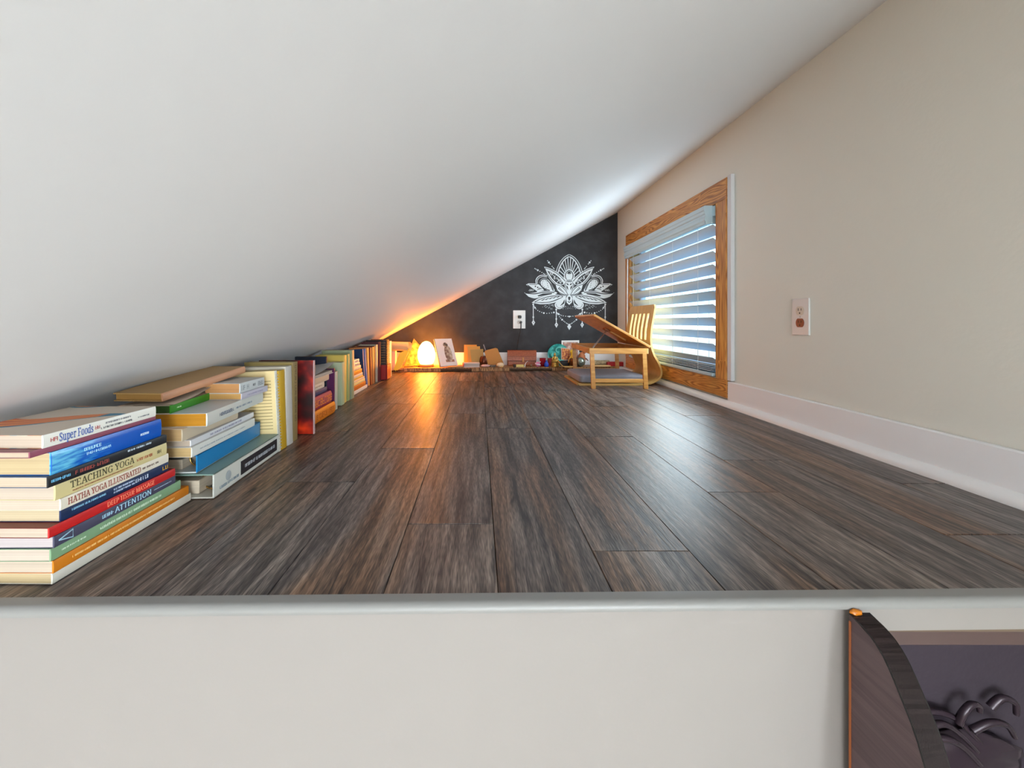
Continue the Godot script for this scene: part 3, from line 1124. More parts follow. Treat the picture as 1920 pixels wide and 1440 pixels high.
func build_outlets() -> void:
	outlet("white duplex wall outlet with a reddish lower socket on the beige wall", Vector3(WALLX, 0.3655, -1.382), Basis(Vector3.UP, -PI / 2), 0.073, 0.119, "7a3a30")
	var b := outlet("white wall outlet with a black plug and cord on the black end wall", at(973.5, 599, BACKZ), Basis.IDENTITY, 0.0925, 0.137, "c4c0ba")
	# black plug in the upper socket, cord from the lower one down behind the leather case
	var st := ns()
	box(st, Vector3(0.002, 0.019, 0.019), Vector3(0.026, 0.022, 0.024), 0.004)
	var pl := thing("wall_plug", "small square black plug in the upper socket of the black-wall outlet", "plug", at(973.5, 599, BACKZ))
	obj("plug_body", st, M("17171a", 0.4), pl)
	var c := thing("black_cable", "black power cord hanging from the end-wall outlet to behind the leather case", "cord", at(973.5, 599, BACKZ))
	st = ns()
	box(st, Vector3(0.011, -0.021, 0.016), Vector3(0.017, 0.016, 0.018), 0.003)
	obj("cord_plug", st, M("141416", 0.4), c)
	st = ns()
	var pts := []
	for p in crv([0.012, -0.026, 0.011, -0.06, 0.006, -0.10, -0.006, -0.15, -0.014, -0.20, -0.020, -0.26, -0.022, -0.325], 6):
		pts.append(Vector3(p.x, p.y, 0.022 - 0.006 * absf(p.y)))
	tube(st, pts, 0.0042, 8)
	obj("cable", st, M("111113", 0.45), c)


# ---------------------------------------------------------------- floor chair
func build_chair() -> void:
	var t := thing("floor_chair", "legless bent-plywood floor chair with a grey seat cushion and slotted back by the window", "chair", Vector3(0.75, 0, -2.515))
	var prof := crv([-0.212, 0.006, -0.05, 0.006, 0.10, 0.006, 0.178, 0.012, 0.232, 0.037, 0.246, 0.075, 0.232, 0.120, 0.205, 0.170, 0.190, 0.225, 0.191, 0.30, 0.204, 0.38, 0.216, 0.447], 16)
	# resample evenly
	var pts := PackedVector2Array([prof[0]])
	var step := 0.0055
	var carry := 0.0
	for i in range(1, prof.size()):
		var a := prof[i - 1]
		var b := prof[i]
		var ln := a.distance_to(b)
		var s := step - carry
		while s <= ln:
			pts.append(a.lerp(b, s / ln))
			s += step
		carry = ln - (s - step)
	var nr := pts.size()
	var wd := 0.38
	var ncol := 95
	var th := 0.005
	var nrm := PackedVector2Array()
	for i in nr:
		var d := (pts[mini(i + 1, nr - 1)] - pts[maxi(i - 1, 0)]).normalized()
		nrm.append(Vector2(-d.y, d.x))
	var inc := func(i: int, j: int) -> bool:
		if i < 0 or j < 0 or i >= nr - 1 or j >= ncol:
			return false
		var y := (pts[i].y + pts[i + 1].y) * 0.5
		var z := (j + 0.5) * wd / ncol
		var back := i > nr * 0.6
		# rounded corners of the seat front and of the back's top
		var from_end := (nr - 1 - i - 0.5) * step if back else (i + 0.5) * step
		var e := minf(z, wd - z)
		var rad := 0.03
		if from_end < rad and e < rad and Vector2(rad - from_end, rad - e).length() > rad:
			return false
		if back and y > 0.19:
			for k in 5:
				var zc := 0.070 + 0.060 * k
				var dz := absf(z - zc)
				var half := 0.016
				var cy := clampf(y, 0.245 + half, 0.398 - half)
				if Vector2(dz, y - cy).length() < half:
					return false
		return true
	var st := ns()
	for i in nr - 1:
		for j in ncol:
			if not (inc as Callable).call(i, j):
				continue
			var z0 := wd / 2 - j * wd / ncol
			var z1 := wd / 2 - (j + 1) * wd / ncol
			for sg: float in [1.0, -1.0]:
				var a2 := pts[i] + nrm[i] * th * sg
				var b2 := pts[i + 1] + nrm[i + 1] * th * sg
				var na := Vector3(nrm[i].x, nrm[i].y, 0) * sg
				var nb := Vector3(nrm[i + 1].x, nrm[i + 1].y, 0) * sg
				var a := Vector3(a2.x, a2.y, z0)
				var b := Vector3(b2.x, b2.y, z0)
				var c := Vector3(b2.x, b2.y, z1)
				var d := Vector3(a2.x, a2.y, z1)
				var u0 := i * step
				var u1 := (i + 1) * step
				tri(st, a, b, c, na, nb, nb, Vector2(u0, z0), Vector2(u1, z0), Vector2(u1, z1))
				tri(st, a, c, d, na, nb, na, Vector2(u0, z0), Vector2(u1, z1), Vector2(u0, z1))
			var p0 := pts[i] + nrm[i] * th
			var q0 := pts[i] - nrm[i] * th
			var p1 := pts[i + 1] + nrm[i + 1] * th
			var q1 := pts[i + 1] - nrm[i + 1] * th
			var uv := Vector2(0.3, 0.02)
			if not (inc as Callable).call(i, j - 1):
				quad(st, Vector3(p0.x, p0.y, z0), Vector3(q0.x, q0.y, z0), Vector3(q1.x, q1.y, z0), Vector3(p1.x, p1.y, z0), Vector3(0, 0, 1), uv, uv, uv, uv)
			if not (inc as Callable).call(i, j + 1):
				quad(st, Vector3(p0.x, p0.y, z1), Vector3(q0.x, q0.y, z1), Vector3(q1.x, q1.y, z1), Vector3(p1.x, p1.y, z1), Vector3(0, 0, -1), uv, uv, uv, uv)
			var dd := (pts[i + 1] - pts[i]).normalized()
			if not (inc as Callable).call(i - 1, j):
				quad(st, Vector3(p0.x, p0.y, z0), Vector3(q0.x, q0.y, z0), Vector3(q0.x, q0.y, z1), Vector3(p0.x, p0.y, z1), Vector3(-dd.x, -dd.y, 0), uv, uv, uv, uv)
			if not (inc as Callable).call(i + 1, j):
				quad(st, Vector3(p1.x, p1.y, z0), Vector3(q1.x, q1.y, z0), Vector3(q1.x, q1.y, z1), Vector3(p1.x, p1.y, z1), Vector3(dd.x, dd.y, 0), uv, uv, uv, uv)
	obj("bent_shell", st, M("f4ecd8", 0.38, 0.0, "ply", Vector3(2.0, 2.5, 1)), t)
	st = ns()
	superblob(st, Vector3(-0.015, 0.034, 0.0), Vector3(0.185, 0.024, 0.180), 0.16, 0.32)
	var cm := StandardMaterial3D.new()
	cm.albedo_color = Color("84828a")
	cm.roughness = 0.95
	cm.rim_enabled = true
	cm.rim = 0.4
	cm.uv1_triplanar = true
	cm.uv1_scale = Vector3(30, 30, 30)
	cm.heightmap_enabled = true
	cm.heightmap_texture = texs["orange_peel"]
	cm.heightmap_scale = 0.06
	obj("seat_cushion", st, cm, t)


func sp(v: float, e: float) -> float:
	return signf(v) * pow(absf(v), e)


func superblob(st: SurfaceTool, c: Vector3, r: Vector3, eh: float, ev: float, nu := 20, nv := 64) -> void:
	var rows := []
	for i in nu + 1:
		var a := -PI / 2 + PI * i / nu
		var row := PackedVector3Array()
		for j in nv:
			var b := TAU * j / nv
			row.append(c + Vector3(r.x * sp(cos(a), ev) * sp(cos(b), eh), r.y * sp(sin(a), ev), r.z * sp(cos(a), ev) * sp(sin(b), eh)))
		rows.append(row)
	surf(st, rows)


# ---------------------------------------------------------------- lap desk
func build_desk() -> void:
	var wm := M("ffffff", 0.36, 0.0, "bamboo", Vector3(2.0, 5.0, 1))
	var wd := M("c9b8a4", 0.5, 0.0, "bamboo", Vector3(2.0, 5.0, 1))
	var t := thing("lap_desk", "small honey-wood lap desk with a raised tilting top standing over the grey floor chair", "lap desk", Vector3(0.7435, 0, -2.485), Basis(Vector3.UP, deg_to_rad(-2.4)))
	var r := 0
	# tray frame
	for s: float in [1.0, -1.0]:
		obj("frame_rail", bx(Vector3(-0.005, 0.1965, s * 0.258), Vector3(0.305, 0.030, 0.016), 0.002, Vector2(0.1 + r * 0.2, 0.05)), wm, t)
		r += 1
	for s: float in [1.0, -1.0]:
		obj("frame_rail", bx(Vector3(-0.005 + s * 0.1445, 0.1965, 0), Vector3(0.016, 0.030, 0.50), 0.002, Vector2(0.3 + r * 0.1, 0.02)), wm, t)
	obj("tray_bottom", bx(Vector3(-0.005, 0.1845, 0), Vector3(0.275, 0.005, 0.50), 0.001), wd, t)
	# folding legs with their stretchers
	for s: float in [1.0, -1.0]:
		for q: float in [-0.143, 0.126]:
			var st := ns()
			var z := s * 0.2585
			prism(st, v2([q - 0.0085, 0.184, q + 0.0115, 0.184, q + 0.0205, 0.004, q + 0.0185, 0.0, q + 0.0005, 0.0, q - 0.0015, 0.004]), z - 0.0085, z + 0.0085)
			obj("leg", st, wm, t)
		obj("stretcher", bx(Vector3(-0.001, 0.041, s * 0.2585), Vector3(0.25, 0.020, 0.013), 0.002, Vector2(0.2, 0.03)), wm, t)
	# tilting top, hinged along the edge next to the chair back
	var lid := Node3D.new()
	var ang := deg_to_rad(30.0)
	var lb := Basis(Vector3(0, 0, 1), -ang)
	var hinge := Vector3(0.152, 0.2135, 0)
	lid.free()
	var o := obj("tilting_top", bx(Vector3(-0.166, 0.006, 0), Vector3(0.335, 0.012, 0.535), 0.002, Vector2(0.2, 0.1)), wm, t, hinge, lb)
	obj("ledge", bx(Vector3(-0.004, 0.013, 0), Vector3(0.010, 0.010, 0.30), 0.002), M("8c8a66", 0.5), o)
	obj("prop_block", bx(Vector3(-0.19, -0.006, 0.05), Vector3(0.030, 0.012, 0.05), 0.002), M("8a4f22", 0.5, 0.0), o)
	obj("batten", bx(Vector3(-0.12, -0.005, 0.05), Vector3(0.10, 0.010, 0.05), 0.002), wm, o)
	var st := ns()
	var p := hinge + lb * Vector3(-0.19, -0.013, 0.06)
	for k in 2:
		tube(st, [p + Vector3(0, 0, 0.02 * k), Vector3(-0.10, 0.21, 0.10 + 0.025 * k), Vector3(-0.115, 0.188, 0.105 + 0.025 * k)], 0.0016, 6)
	obj("wire_prop", st, M("b8b4ac", 0.3, 0.9), t)


# ---------------------------------------------------------------- books
func fit_w(x: float, top: float, want: float) -> float:
	return maxf(0.03, minf(want, x + (0.608 - top) / 0.541 - 0.006))


func bmat(q: Variant) -> Material:
	if q is Material:
		return q
	return M(q, 0.42)


func book(called: String, label: String, cat: String, grp: String, pos: Vector3, basis: Basis, ln: float, w: float, t: float, spine: Variant, cover: Variant, page: String, hard := false) -> Node3D:
	# local axes: spine faces +x, thickness along y, length along -z
	var o := thing(called, label, cat, pos, basis, grp)
	var ct := 0.0024 if hard else 0.0008
	var ov := 0.003 if hard else 0.0006
	ct = minf(ct, t * 0.2)
	var bulge := t * (0.14 if hard else 0.05)
	var poly := PackedVector2Array()
	for k in 9:
		var f := k / 8.0
		poly.append(Vector2(bulge * (1.0 - pow(absf(2.0 * f - 1.0), 3.0)) , t * f))
	poly.append(Vector2(-0.0016, t))
	poly.append(Vector2(-0.0016, 0))
	var st := ns()
	prism(st, poly, -ln, 0.0, Transform3D.IDENTITY, true)
	obj("spine", st, bmat(spine), o)
	obj("front_cover", bx(Vector3(-w / 2 - 0.0008, t - ct / 2, -ln / 2), Vector3(w - 0.0016, ct, ln), 0.0003), bmat(cover), o)
	obj("back_cover", bx(Vector3(-w / 2 - 0.0008, ct / 2, -ln / 2), Vector3(w - 0.0016, ct, ln), 0.0003), bmat(cover), o)
	obj("page_block", bx(Vector3(-(w - ov) / 2 - 0.0008, t / 2, -ln / 2), Vector3(w - ov - 0.0012, t - ct * 2.0, ln - ov * 2.0), 0.0002, Vector2(0, t * 3.7)), M((Color(page) * Color(0.85, 0.83, 0.80)).to_html(false), 0.85, 0.0, "pages", Vector3(10, 60, 1)), o)
	return o


const SPINE := Basis(Vector3(0, 0, -1), Vector3(0, 1, 0), Vector3(1, 0, 0))


func title(o: Node3D, s: String, t: float, ln: float, f0: float, f1: float, hgt: float, hex: String, font := "Droid Sans", dy := 0.0) -> void:
	text(o, s, Vector3(t * 0.05 + 0.0001, t / 2 + dy, -ln * (f0 + f1) / 2), SPINE, hgt, ln * (f1 - f0), hex, font)


func scrawl(o: Node3D, t: float, ln: float, f0: float, f1: float, hgt: float, hex: String, dy := 0.0, bulge := 0.05, called := "spine_print") -> void:
	# print too small to read: a row of little strokes
	var st := ns()
	var z := ln * f0
	var x := t * bulge
	var b := hgt * 0.13
	while z < ln * f1:
		var w := hgt * rng.randf_range(0.40, 0.62)
		var hh := hgt * rng.randf_range(0.8, 1.0)
		var y := t / 2 + dy
		box(st, Vector3(x, y, -z), Vector3(0.0006, hh, b), 0.0)
		if rng.randf() < 0.6:
			box(st, Vector3(x, y, -z - w), Vector3(0.0006, hh, b), 0.0)
		for q: float in [-0.45, 0.0, 0.45]:
			if rng.randf() < 0.55:
				box(st, Vector3(x, y + q * hh * 0.92, -z - w / 2), Vector3(0.0006, b, w), 0.0)
		z += w + hgt * (0.75 if rng.randf() < 0.14 else 0.26)
	obj(called, st, M(hex, 0.5), o)


func lie(yaw := 0.0, pitch := 0.0) -> Basis:
	return Basis(Vector3.UP, yaw) * Basis(Vector3.RIGHT, pitch)


func stand(lean := 0.0, yaw := 0.0) -> Basis:
	return Basis(Vector3(0, 0, 1), lean) * Basis(Vector3.UP, yaw) * Basis(Vector3.RIGHT, PI / 2)


func art(tex: String, sx: float, sy: float, rough := 0.4) -> StandardMaterial3D:
	var key := "art %s %s %s" % [tex, sx, sy]
	if not mats.has(key):
		var m := StandardMaterial3D.new()
		m.albedo_texture = texs[tex]
		m.roughness = rough
		m.uv1_scale = Vector3(sx, sy, 1)
		m.uv1_offset = Vector3(0.5, 0.5, 0)
		mats[key] = m
	return mats[key]


func build_stack_a() -> void:
	var G := "books in the nearest flat stack on the left"
	var x := -0.5645
	var y := 0.0015
	# label, near z, far z, thickness, spine, cover, page, width
	var rows := [
		["thin book with a plain white spine, bottom of the nearest stack", 0.566, 0.833, 0.0145, "dcd8cc", "d4cfc2", "f6deb0"],
		["book with an orange spine, second from the bottom of the nearest stack", 0.565, 0.826, 0.0165, "cf7a16", "c06c14", "f4e2d2"],
		["book with a sage green spine in the nearest stack", 0.563, 0.809, 0.0165, "7d9f7a", "6f8f70", "f4e4d8"],
		["slate purple book with pale blue lettering ATTENTION on its spine", 0.565, 0.794, 0.0150, "45445a", "3c3a50", "e6dee6"],
		["bright red book lettered DEEP TISSUE MASSAGE in the nearest stack", 0.560, 0.7895, 0.0135, "c01c1c", "701c18", "f2dfd0"],
		["navy blue book with white print and a yellow emblem in the nearest stack", 0.577, 0.777, 0.0160, "10264e", "122850", "f6e2c0"],
		["cream book lettered HATHA YOGA ILLUSTRATED in red-brown", 0.5746, 0.776, 0.0155, "e2d9c8", "dcd2c0", "f4e2d4"],
		["thick beige book lettered TEACHING YOGA in the nearest stack", 0.5688, 0.768, 0.0210, "cfc08c", "cabb88", "f4e2d4"],
		["thin black and blue book with red print, under the thick bright blue one", 0.557, 0.767, 0.0145, "14161c", "1c4c78", "f4e0cc"],
		["thick glossy bright blue book near the top of the nearest stack", 0.5624, 0.7577, 0.0300, "0a56b8", "0a60b4", "f4dcb0"],
		["thin plum book just under the top book of the nearest stack", 0.5376, 0.750, 0.0080, "8c4a5c", "7c4050", "f0dcc8"],
		["white-spined book with a red and blue swirl on its cover, top of the nearest stack", 0.5514, 0.7415, 0.0170, "e4e2da", "ccbca8", "f8e4d4"],
	]
	var made := []
	for i in rows.size():
		var q: Array = rows[i]
		var t: float = q[3]
		var ln: float = q[2] - q[1]
		var want := minf(0.2, ln * 0.74)
		var yaw := (i * 37 % 7 - 3) * 0.004
		var w := fit_w(x, y + t, want)
		var cov: Variant = q[5]
		if i == 11:
			cov = art("swirl", 1.0 / w, 1.0 / ln)
		var spn: Variant = q[4]
		if i == 9:
			var wm := StandardMaterial3D.new()
			wm.albedo_texture = texs["water"]
			wm.roughness = 0.22
			wm.uv1_scale = Vector3(1.0 / ln, 1.0 / t, 1)
			spn = wm
		var o := book("book", q[0], "book", G, Vector3(x + (i * 13 % 5 - 2) * 0.0008, y, -q[1]), lie(yaw), ln, w, t, spn, cov, q[6], false)
		made.append([o, t, ln])
		y += t + 0.0003
	scrawl(made[1][0], made[1][1], made[1][2], 0.10, 0.85, 0.0028, "f0c880")
	scrawl(made[2][0], made[2][1], made[2][2], 0.06, 0.20, 0.0024, "cfe0c8")
	scrawl(made[2][0], made[2][1], made[2][2], 0.30, 0.80, 0.004, "cfe0c8")
	title(made[3][0], "ATTENTION", made[3][1], made[3][2], 0.42, 0.74, 0.0085, "a8cfe4")
	scrawl(made[3][0], made[3][1], made[3][2], 0.32, 0.41, 0.0055, "a8cfe4")
	scrawl(made[3][0], made[3][1], made[3][2], 0.77, 0.95, 0.0012, "b4c4d8")
	# pale triangle emblem at the near end
	var st := ns()
	var lt: float = made[3][1]
	tube(st, [Vector3(lt * 0.05, lt * 0.5, -0.006), Vector3(lt * 0.05, lt * 0.85, -0.026), Vector3(lt * 0.05, lt * 0.15, -0.026), Vector3(lt * 0.05, lt * 0.5, -0.006)], 0.0009, 6)
	obj("emblem", st, M("a8cfe4", 0.5), made[3][0])
	title(made[4][0], "DEEP TISSUE MASSAGE", made[4][1], made[4][2], 0.38, 0.78, 0.0072, "f08868")
	scrawl(made[5][0], made[5][1], made[5][2], 0.08, 0.34, 0.003, "8cc0dc", 0.002)
	scrawl(made[5][0], made[5][1], made[5][2], 0.42, 0.62, 0.003, "b8c8e0", 0.0028)
	scrawl(made[5][0], made[5][1], made[5][2], 0.42, 0.62, 0.003, "b8c8e0", -0.002)
	scrawl(made[5][0], made[5][1], made[5][2], 0.63, 0.76, 0.0065, "c8d2e4")
	scrawl(made[5][0], made[5][1], made[5][2], 0.93, 0.99, 0.008, "d8a420")
	title(made[6][0], "HATHA YOGA ILLUSTRATED", made[6][1], made[6][2], 0.05, 0.68, 0.0088, "8c3c2c", "Droid Serif")
	scrawl(made[6][0], made[6][1], made[6][2], 0.70, 0.88, 0.0035, "6c5850")
	title(made[7][0], "TEACHING YOGA", made[7][1], made[7][2], 0.10, 0.64, 0.0098, "4a4630", "Droid Serif", 0.0025)
	scrawl(made[7][0], made[7][1], made[7][2], 0.12, 0.62, 0.0018, "9c6a48", -0.006)
	scrawl(made[7][0], made[7][1], made[7][2], 0.67, 0.84, 0.005, "a8583c")
	scrawl(made[7][0], made[7][1], made[7][2], 0.89, 0.93, 0.006, "3c3420")
	scrawl(made[8][0], made[8][1], made[8][2], 0.02, 0.14, 0.004, "6cb4dc")
	scrawl(made[8][0], made[8][1], made[8][2], 0.18, 0.42, 0.0055, "a04840")
	scrawl(made[8][0], made[8][1], made[8][2], 0.60, 0.82, 0.003, "c0d0dc", 0.003)
	scrawl(made[9][0], made[9][1], made[9][2], 0.24, 0.38, 0.005, "a8dcf0", 0.005)
	scrawl(made[9][0], made[9][1], made[9][2], 0.26, 0.46, 0.004, "a8dcf0", -0.002)
	scrawl(made[9][0], made[9][1], made[9][2], 0.76, 0.85, 0.004, "d0e4f0", -0.001)
	scrawl(made[11][0], made[11][1], made[11][2], 0.05, 0.09, 0.006, "b05050")
	title(made[11][0], "Super Foods", made[11][1], made[11][2], 0.11, 0.37, 0.0115, "3c58a0", "Droid Serif")
	scrawl(made[11][0], made[11][1], made[11][2], 0.39, 0.42, 0.005, "b05050")
	scrawl(made[11][0], made[11][1], made[11][2], 0.48, 0.72, 0.0028, "707078", 0.003)
	scrawl(made[11][0], made[11][1], made[11][2], 0.44, 0.74, 0.0032, "505058", -0.003)
	scrawl(made[11][0], made[11][1], made[11][2], 0.80, 0.92, 0.0025, "707078", -0.002)


func binder(label: String, pos: Vector3, basis: Basis, ln: float, w: float, t: float, hex: String, inner: String, rim: String) -> Node3D:
	var o := thing("ring_binder", label, "binder", pos, basis)
	obj("spine", bx(Vector3(-0.0015, t / 2, -ln / 2), Vector3(0.003, t, ln), 0.0012), M(hex, 0.4), o)
	obj("front_cover", bx(Vector3(-w / 2, t - 0.0015, -ln / 2), Vector3(w, 0.003, ln), 0.0012), M(inner, 0.45), o)
	obj("back_cover", bx(Vector3(-w / 2, 0.0015, -ln / 2), Vector3(w, 0.003, ln), 0.0012), M(rim, 0.45), o)
	obj("page_block", bx(Vector3(-w / 2 - 0.012, t * 0.36, -ln / 2), Vector3(w - 0.05, t * 0.55, ln - 0.03), 0.001), M("ead8c0", 0.85, 0.0, "pages", Vector3(10, 60, 1)), o)
	obj("ring_plate", bx(Vector3(-0.006, t / 2, -ln / 2), Vector3(0.004, t * 0.5, ln - 0.04), 0.0008), M("8c6c40", 0.3, 0.9), o)
	for f: float in [0.1, 0.5, 0.9]:
		var st := ns()
		var p := []
		for k in 17:
			var a := TAU * k / 16.0
			p.append(Vector3(-0.006 - t * 0.40 + t * 0.40 * cos(a), t / 2 + t * 0.40 * sin(a), -0.012 - (ln - 0.03) * f))
		tube(st, p, 0.0017, 6)
		obj("ring", st, M("c89a58", 0.25, 0.9), o)
	return o


func build_stack_b() -> void:
	var G := "books in the second flat stack on the left"
	var o := binder("white ring binder with a black spine label lying at the bottom of the second stack", Vector3(-0.522, 0.0015, -0.840), lie(0.045), 0.303, 0.235, 0.048, "d8dad2", "7f9a90", "d0cdc2")
	obj("spine_label", bx(Vector3(0.0006, 0.024, -0.196), Vector3(0.0008, 0.030, 0.185), 0.0), M("23262c", 0.35), o)
	scrawl(o, 0.048, 0.303, 0.40, 0.93, 0.008, "b8bcc4", 0.0, 0.023, "label_lettering")
	scrawl(o, 0.048, 0.303, 0.07, 0.30, 0.006, "7c8c98", -0.011, 0.008)
	var st := ns()
	lathe(st, [[0.0, 0.0], [0.010, 0.0], [0.010, 0.0006], [0.0, 0.0007]], 14, Transform3D(Basis(Vector3(0, 0, 1), -PI / 2), Vector3(0.0002, 0.027, -0.053)))
	obj("emblem", st, M("aab4b8", 0.5), o)
	o = binder("blue ring binder with a plain blue spine lying on the white binder", Vector3(-0.556, 0.0505, -0.842), lie(0.075), 0.285, 0.205, 0.036, "0a78b4", "0a70a8", "cfd4d2")
	# papers and paperbacks above it
	var y := 0.0870
	var b := book("book", "white paperback with cream pages lying directly on the blue binder", "book", G, Vector3(-0.556, y, -0.826), lie(0.05), 0.255, 0.165, 0.019, "dadad4", "d8d4cc", "f2cf94")
	scrawl(b, 0.019, 0.255, 0.10, 0.80, 0.003, "9aa0a8")
	y += 0.0193
	b = book("magazine", "thin white magazine with purple-grey print lying in the second stack", "magazine", G, Vector3(-0.562, y, -0.832), lie(0.06), 0.262, 0.16, 0.012, "d6d6da", "c8c4c6", "ead8c8")
	scrawl(b, 0.012, 0.262, 0.25, 0.75, 0.004, "8a88a0")
	y += 0.0123
	b = book("book", "worn tan paperback with curling pages under the navy and yellow book", "book", G, Vector3(-0.572, y, -0.822), lie(0.03), 0.20, 0.145, 0.024, "c8b8a0", "d0c2ae", "f0c890")
	y += 0.0243
	b = book("book", "book with a white titled spine, navy cover edge and deep yellow pages", "book", G, Vector3(-0.537, y, -0.842), lie(0.085), 0.262, 0.14, 0.026, "cfd2cc", "c4c8ca", "e8a018")
	scrawl(b, 0.026, 0.262, 0.18, 0.40, 0.008, "4a5a70")
	scrawl(b, 0.026, 0.262, 0.45, 0.75, 0.004, "6c7888")
	y += 0.0263
	b = book("book", "book with a bright green spine and pale curled cover under the large tan hardcover", "book", G, Vector3(-0.606, y, -0.838), lie(0.11), 0.175, 0.10, 0.016, "2f8a16", "d8c4b0", "3f6a20")
	scrawl(b, 0.016, 0.175, 0.12, 0.20, 0.003, "d8e8c0")
	var curl := ns()
	var crow := []
	for i in 9:
		var f := i / 8.0
		var row := PackedVector3Array()
		for q in [[0.004, 0.0], [-0.07, 0.0], [-0.07, 0.0008], [0.004, 0.0008]]:
			row.append(Vector3(q[0], 0.0165 + q[1] + 0.020 * f * f * (1.0 + q[0] / 0.14), -0.004 - 0.178 * f))
		crow.append(row)
	surf(curl, crow)
	obj("curled_cover", curl, M("dccab8", 0.5), b)
	# two booklets at the far end, lamp light put into the page colour
	var yb := y + 0.0003
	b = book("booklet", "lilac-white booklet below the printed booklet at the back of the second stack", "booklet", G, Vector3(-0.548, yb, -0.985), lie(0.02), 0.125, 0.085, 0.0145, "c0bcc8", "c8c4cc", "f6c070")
	scrawl(b, 0.0145, 0.125, 0.2, 0.8, 0.003, "8884a0")
	yb += 0.0148
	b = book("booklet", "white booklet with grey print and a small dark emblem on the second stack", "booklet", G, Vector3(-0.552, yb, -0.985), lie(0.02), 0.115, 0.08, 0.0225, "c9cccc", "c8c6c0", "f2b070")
	scrawl(b, 0.0225, 0.115, 0.05, 0.30, 0.012, "888c90")
	scrawl(b, 0.0225, 0.115, 0.50, 0.58, 0.006, "3c3c40")
	scrawl(b, 0.0225, 0.115, 0.72, 0.90, 0.012, "8c9094")
	yb += 0.0226
	# large tan hardcover tilted across the top
	var x := -0.622
	b = book("book", "large tan cloth hardcover with a rounded pinkish spine lying tilted across the second stack", "book", G, Vector3(x, 0.1925, -0.838), lie(-0.055, 0.094), 0.27, 0.100, 0.0165, "c08a68", "a8824c", "cf9c50", true)
	

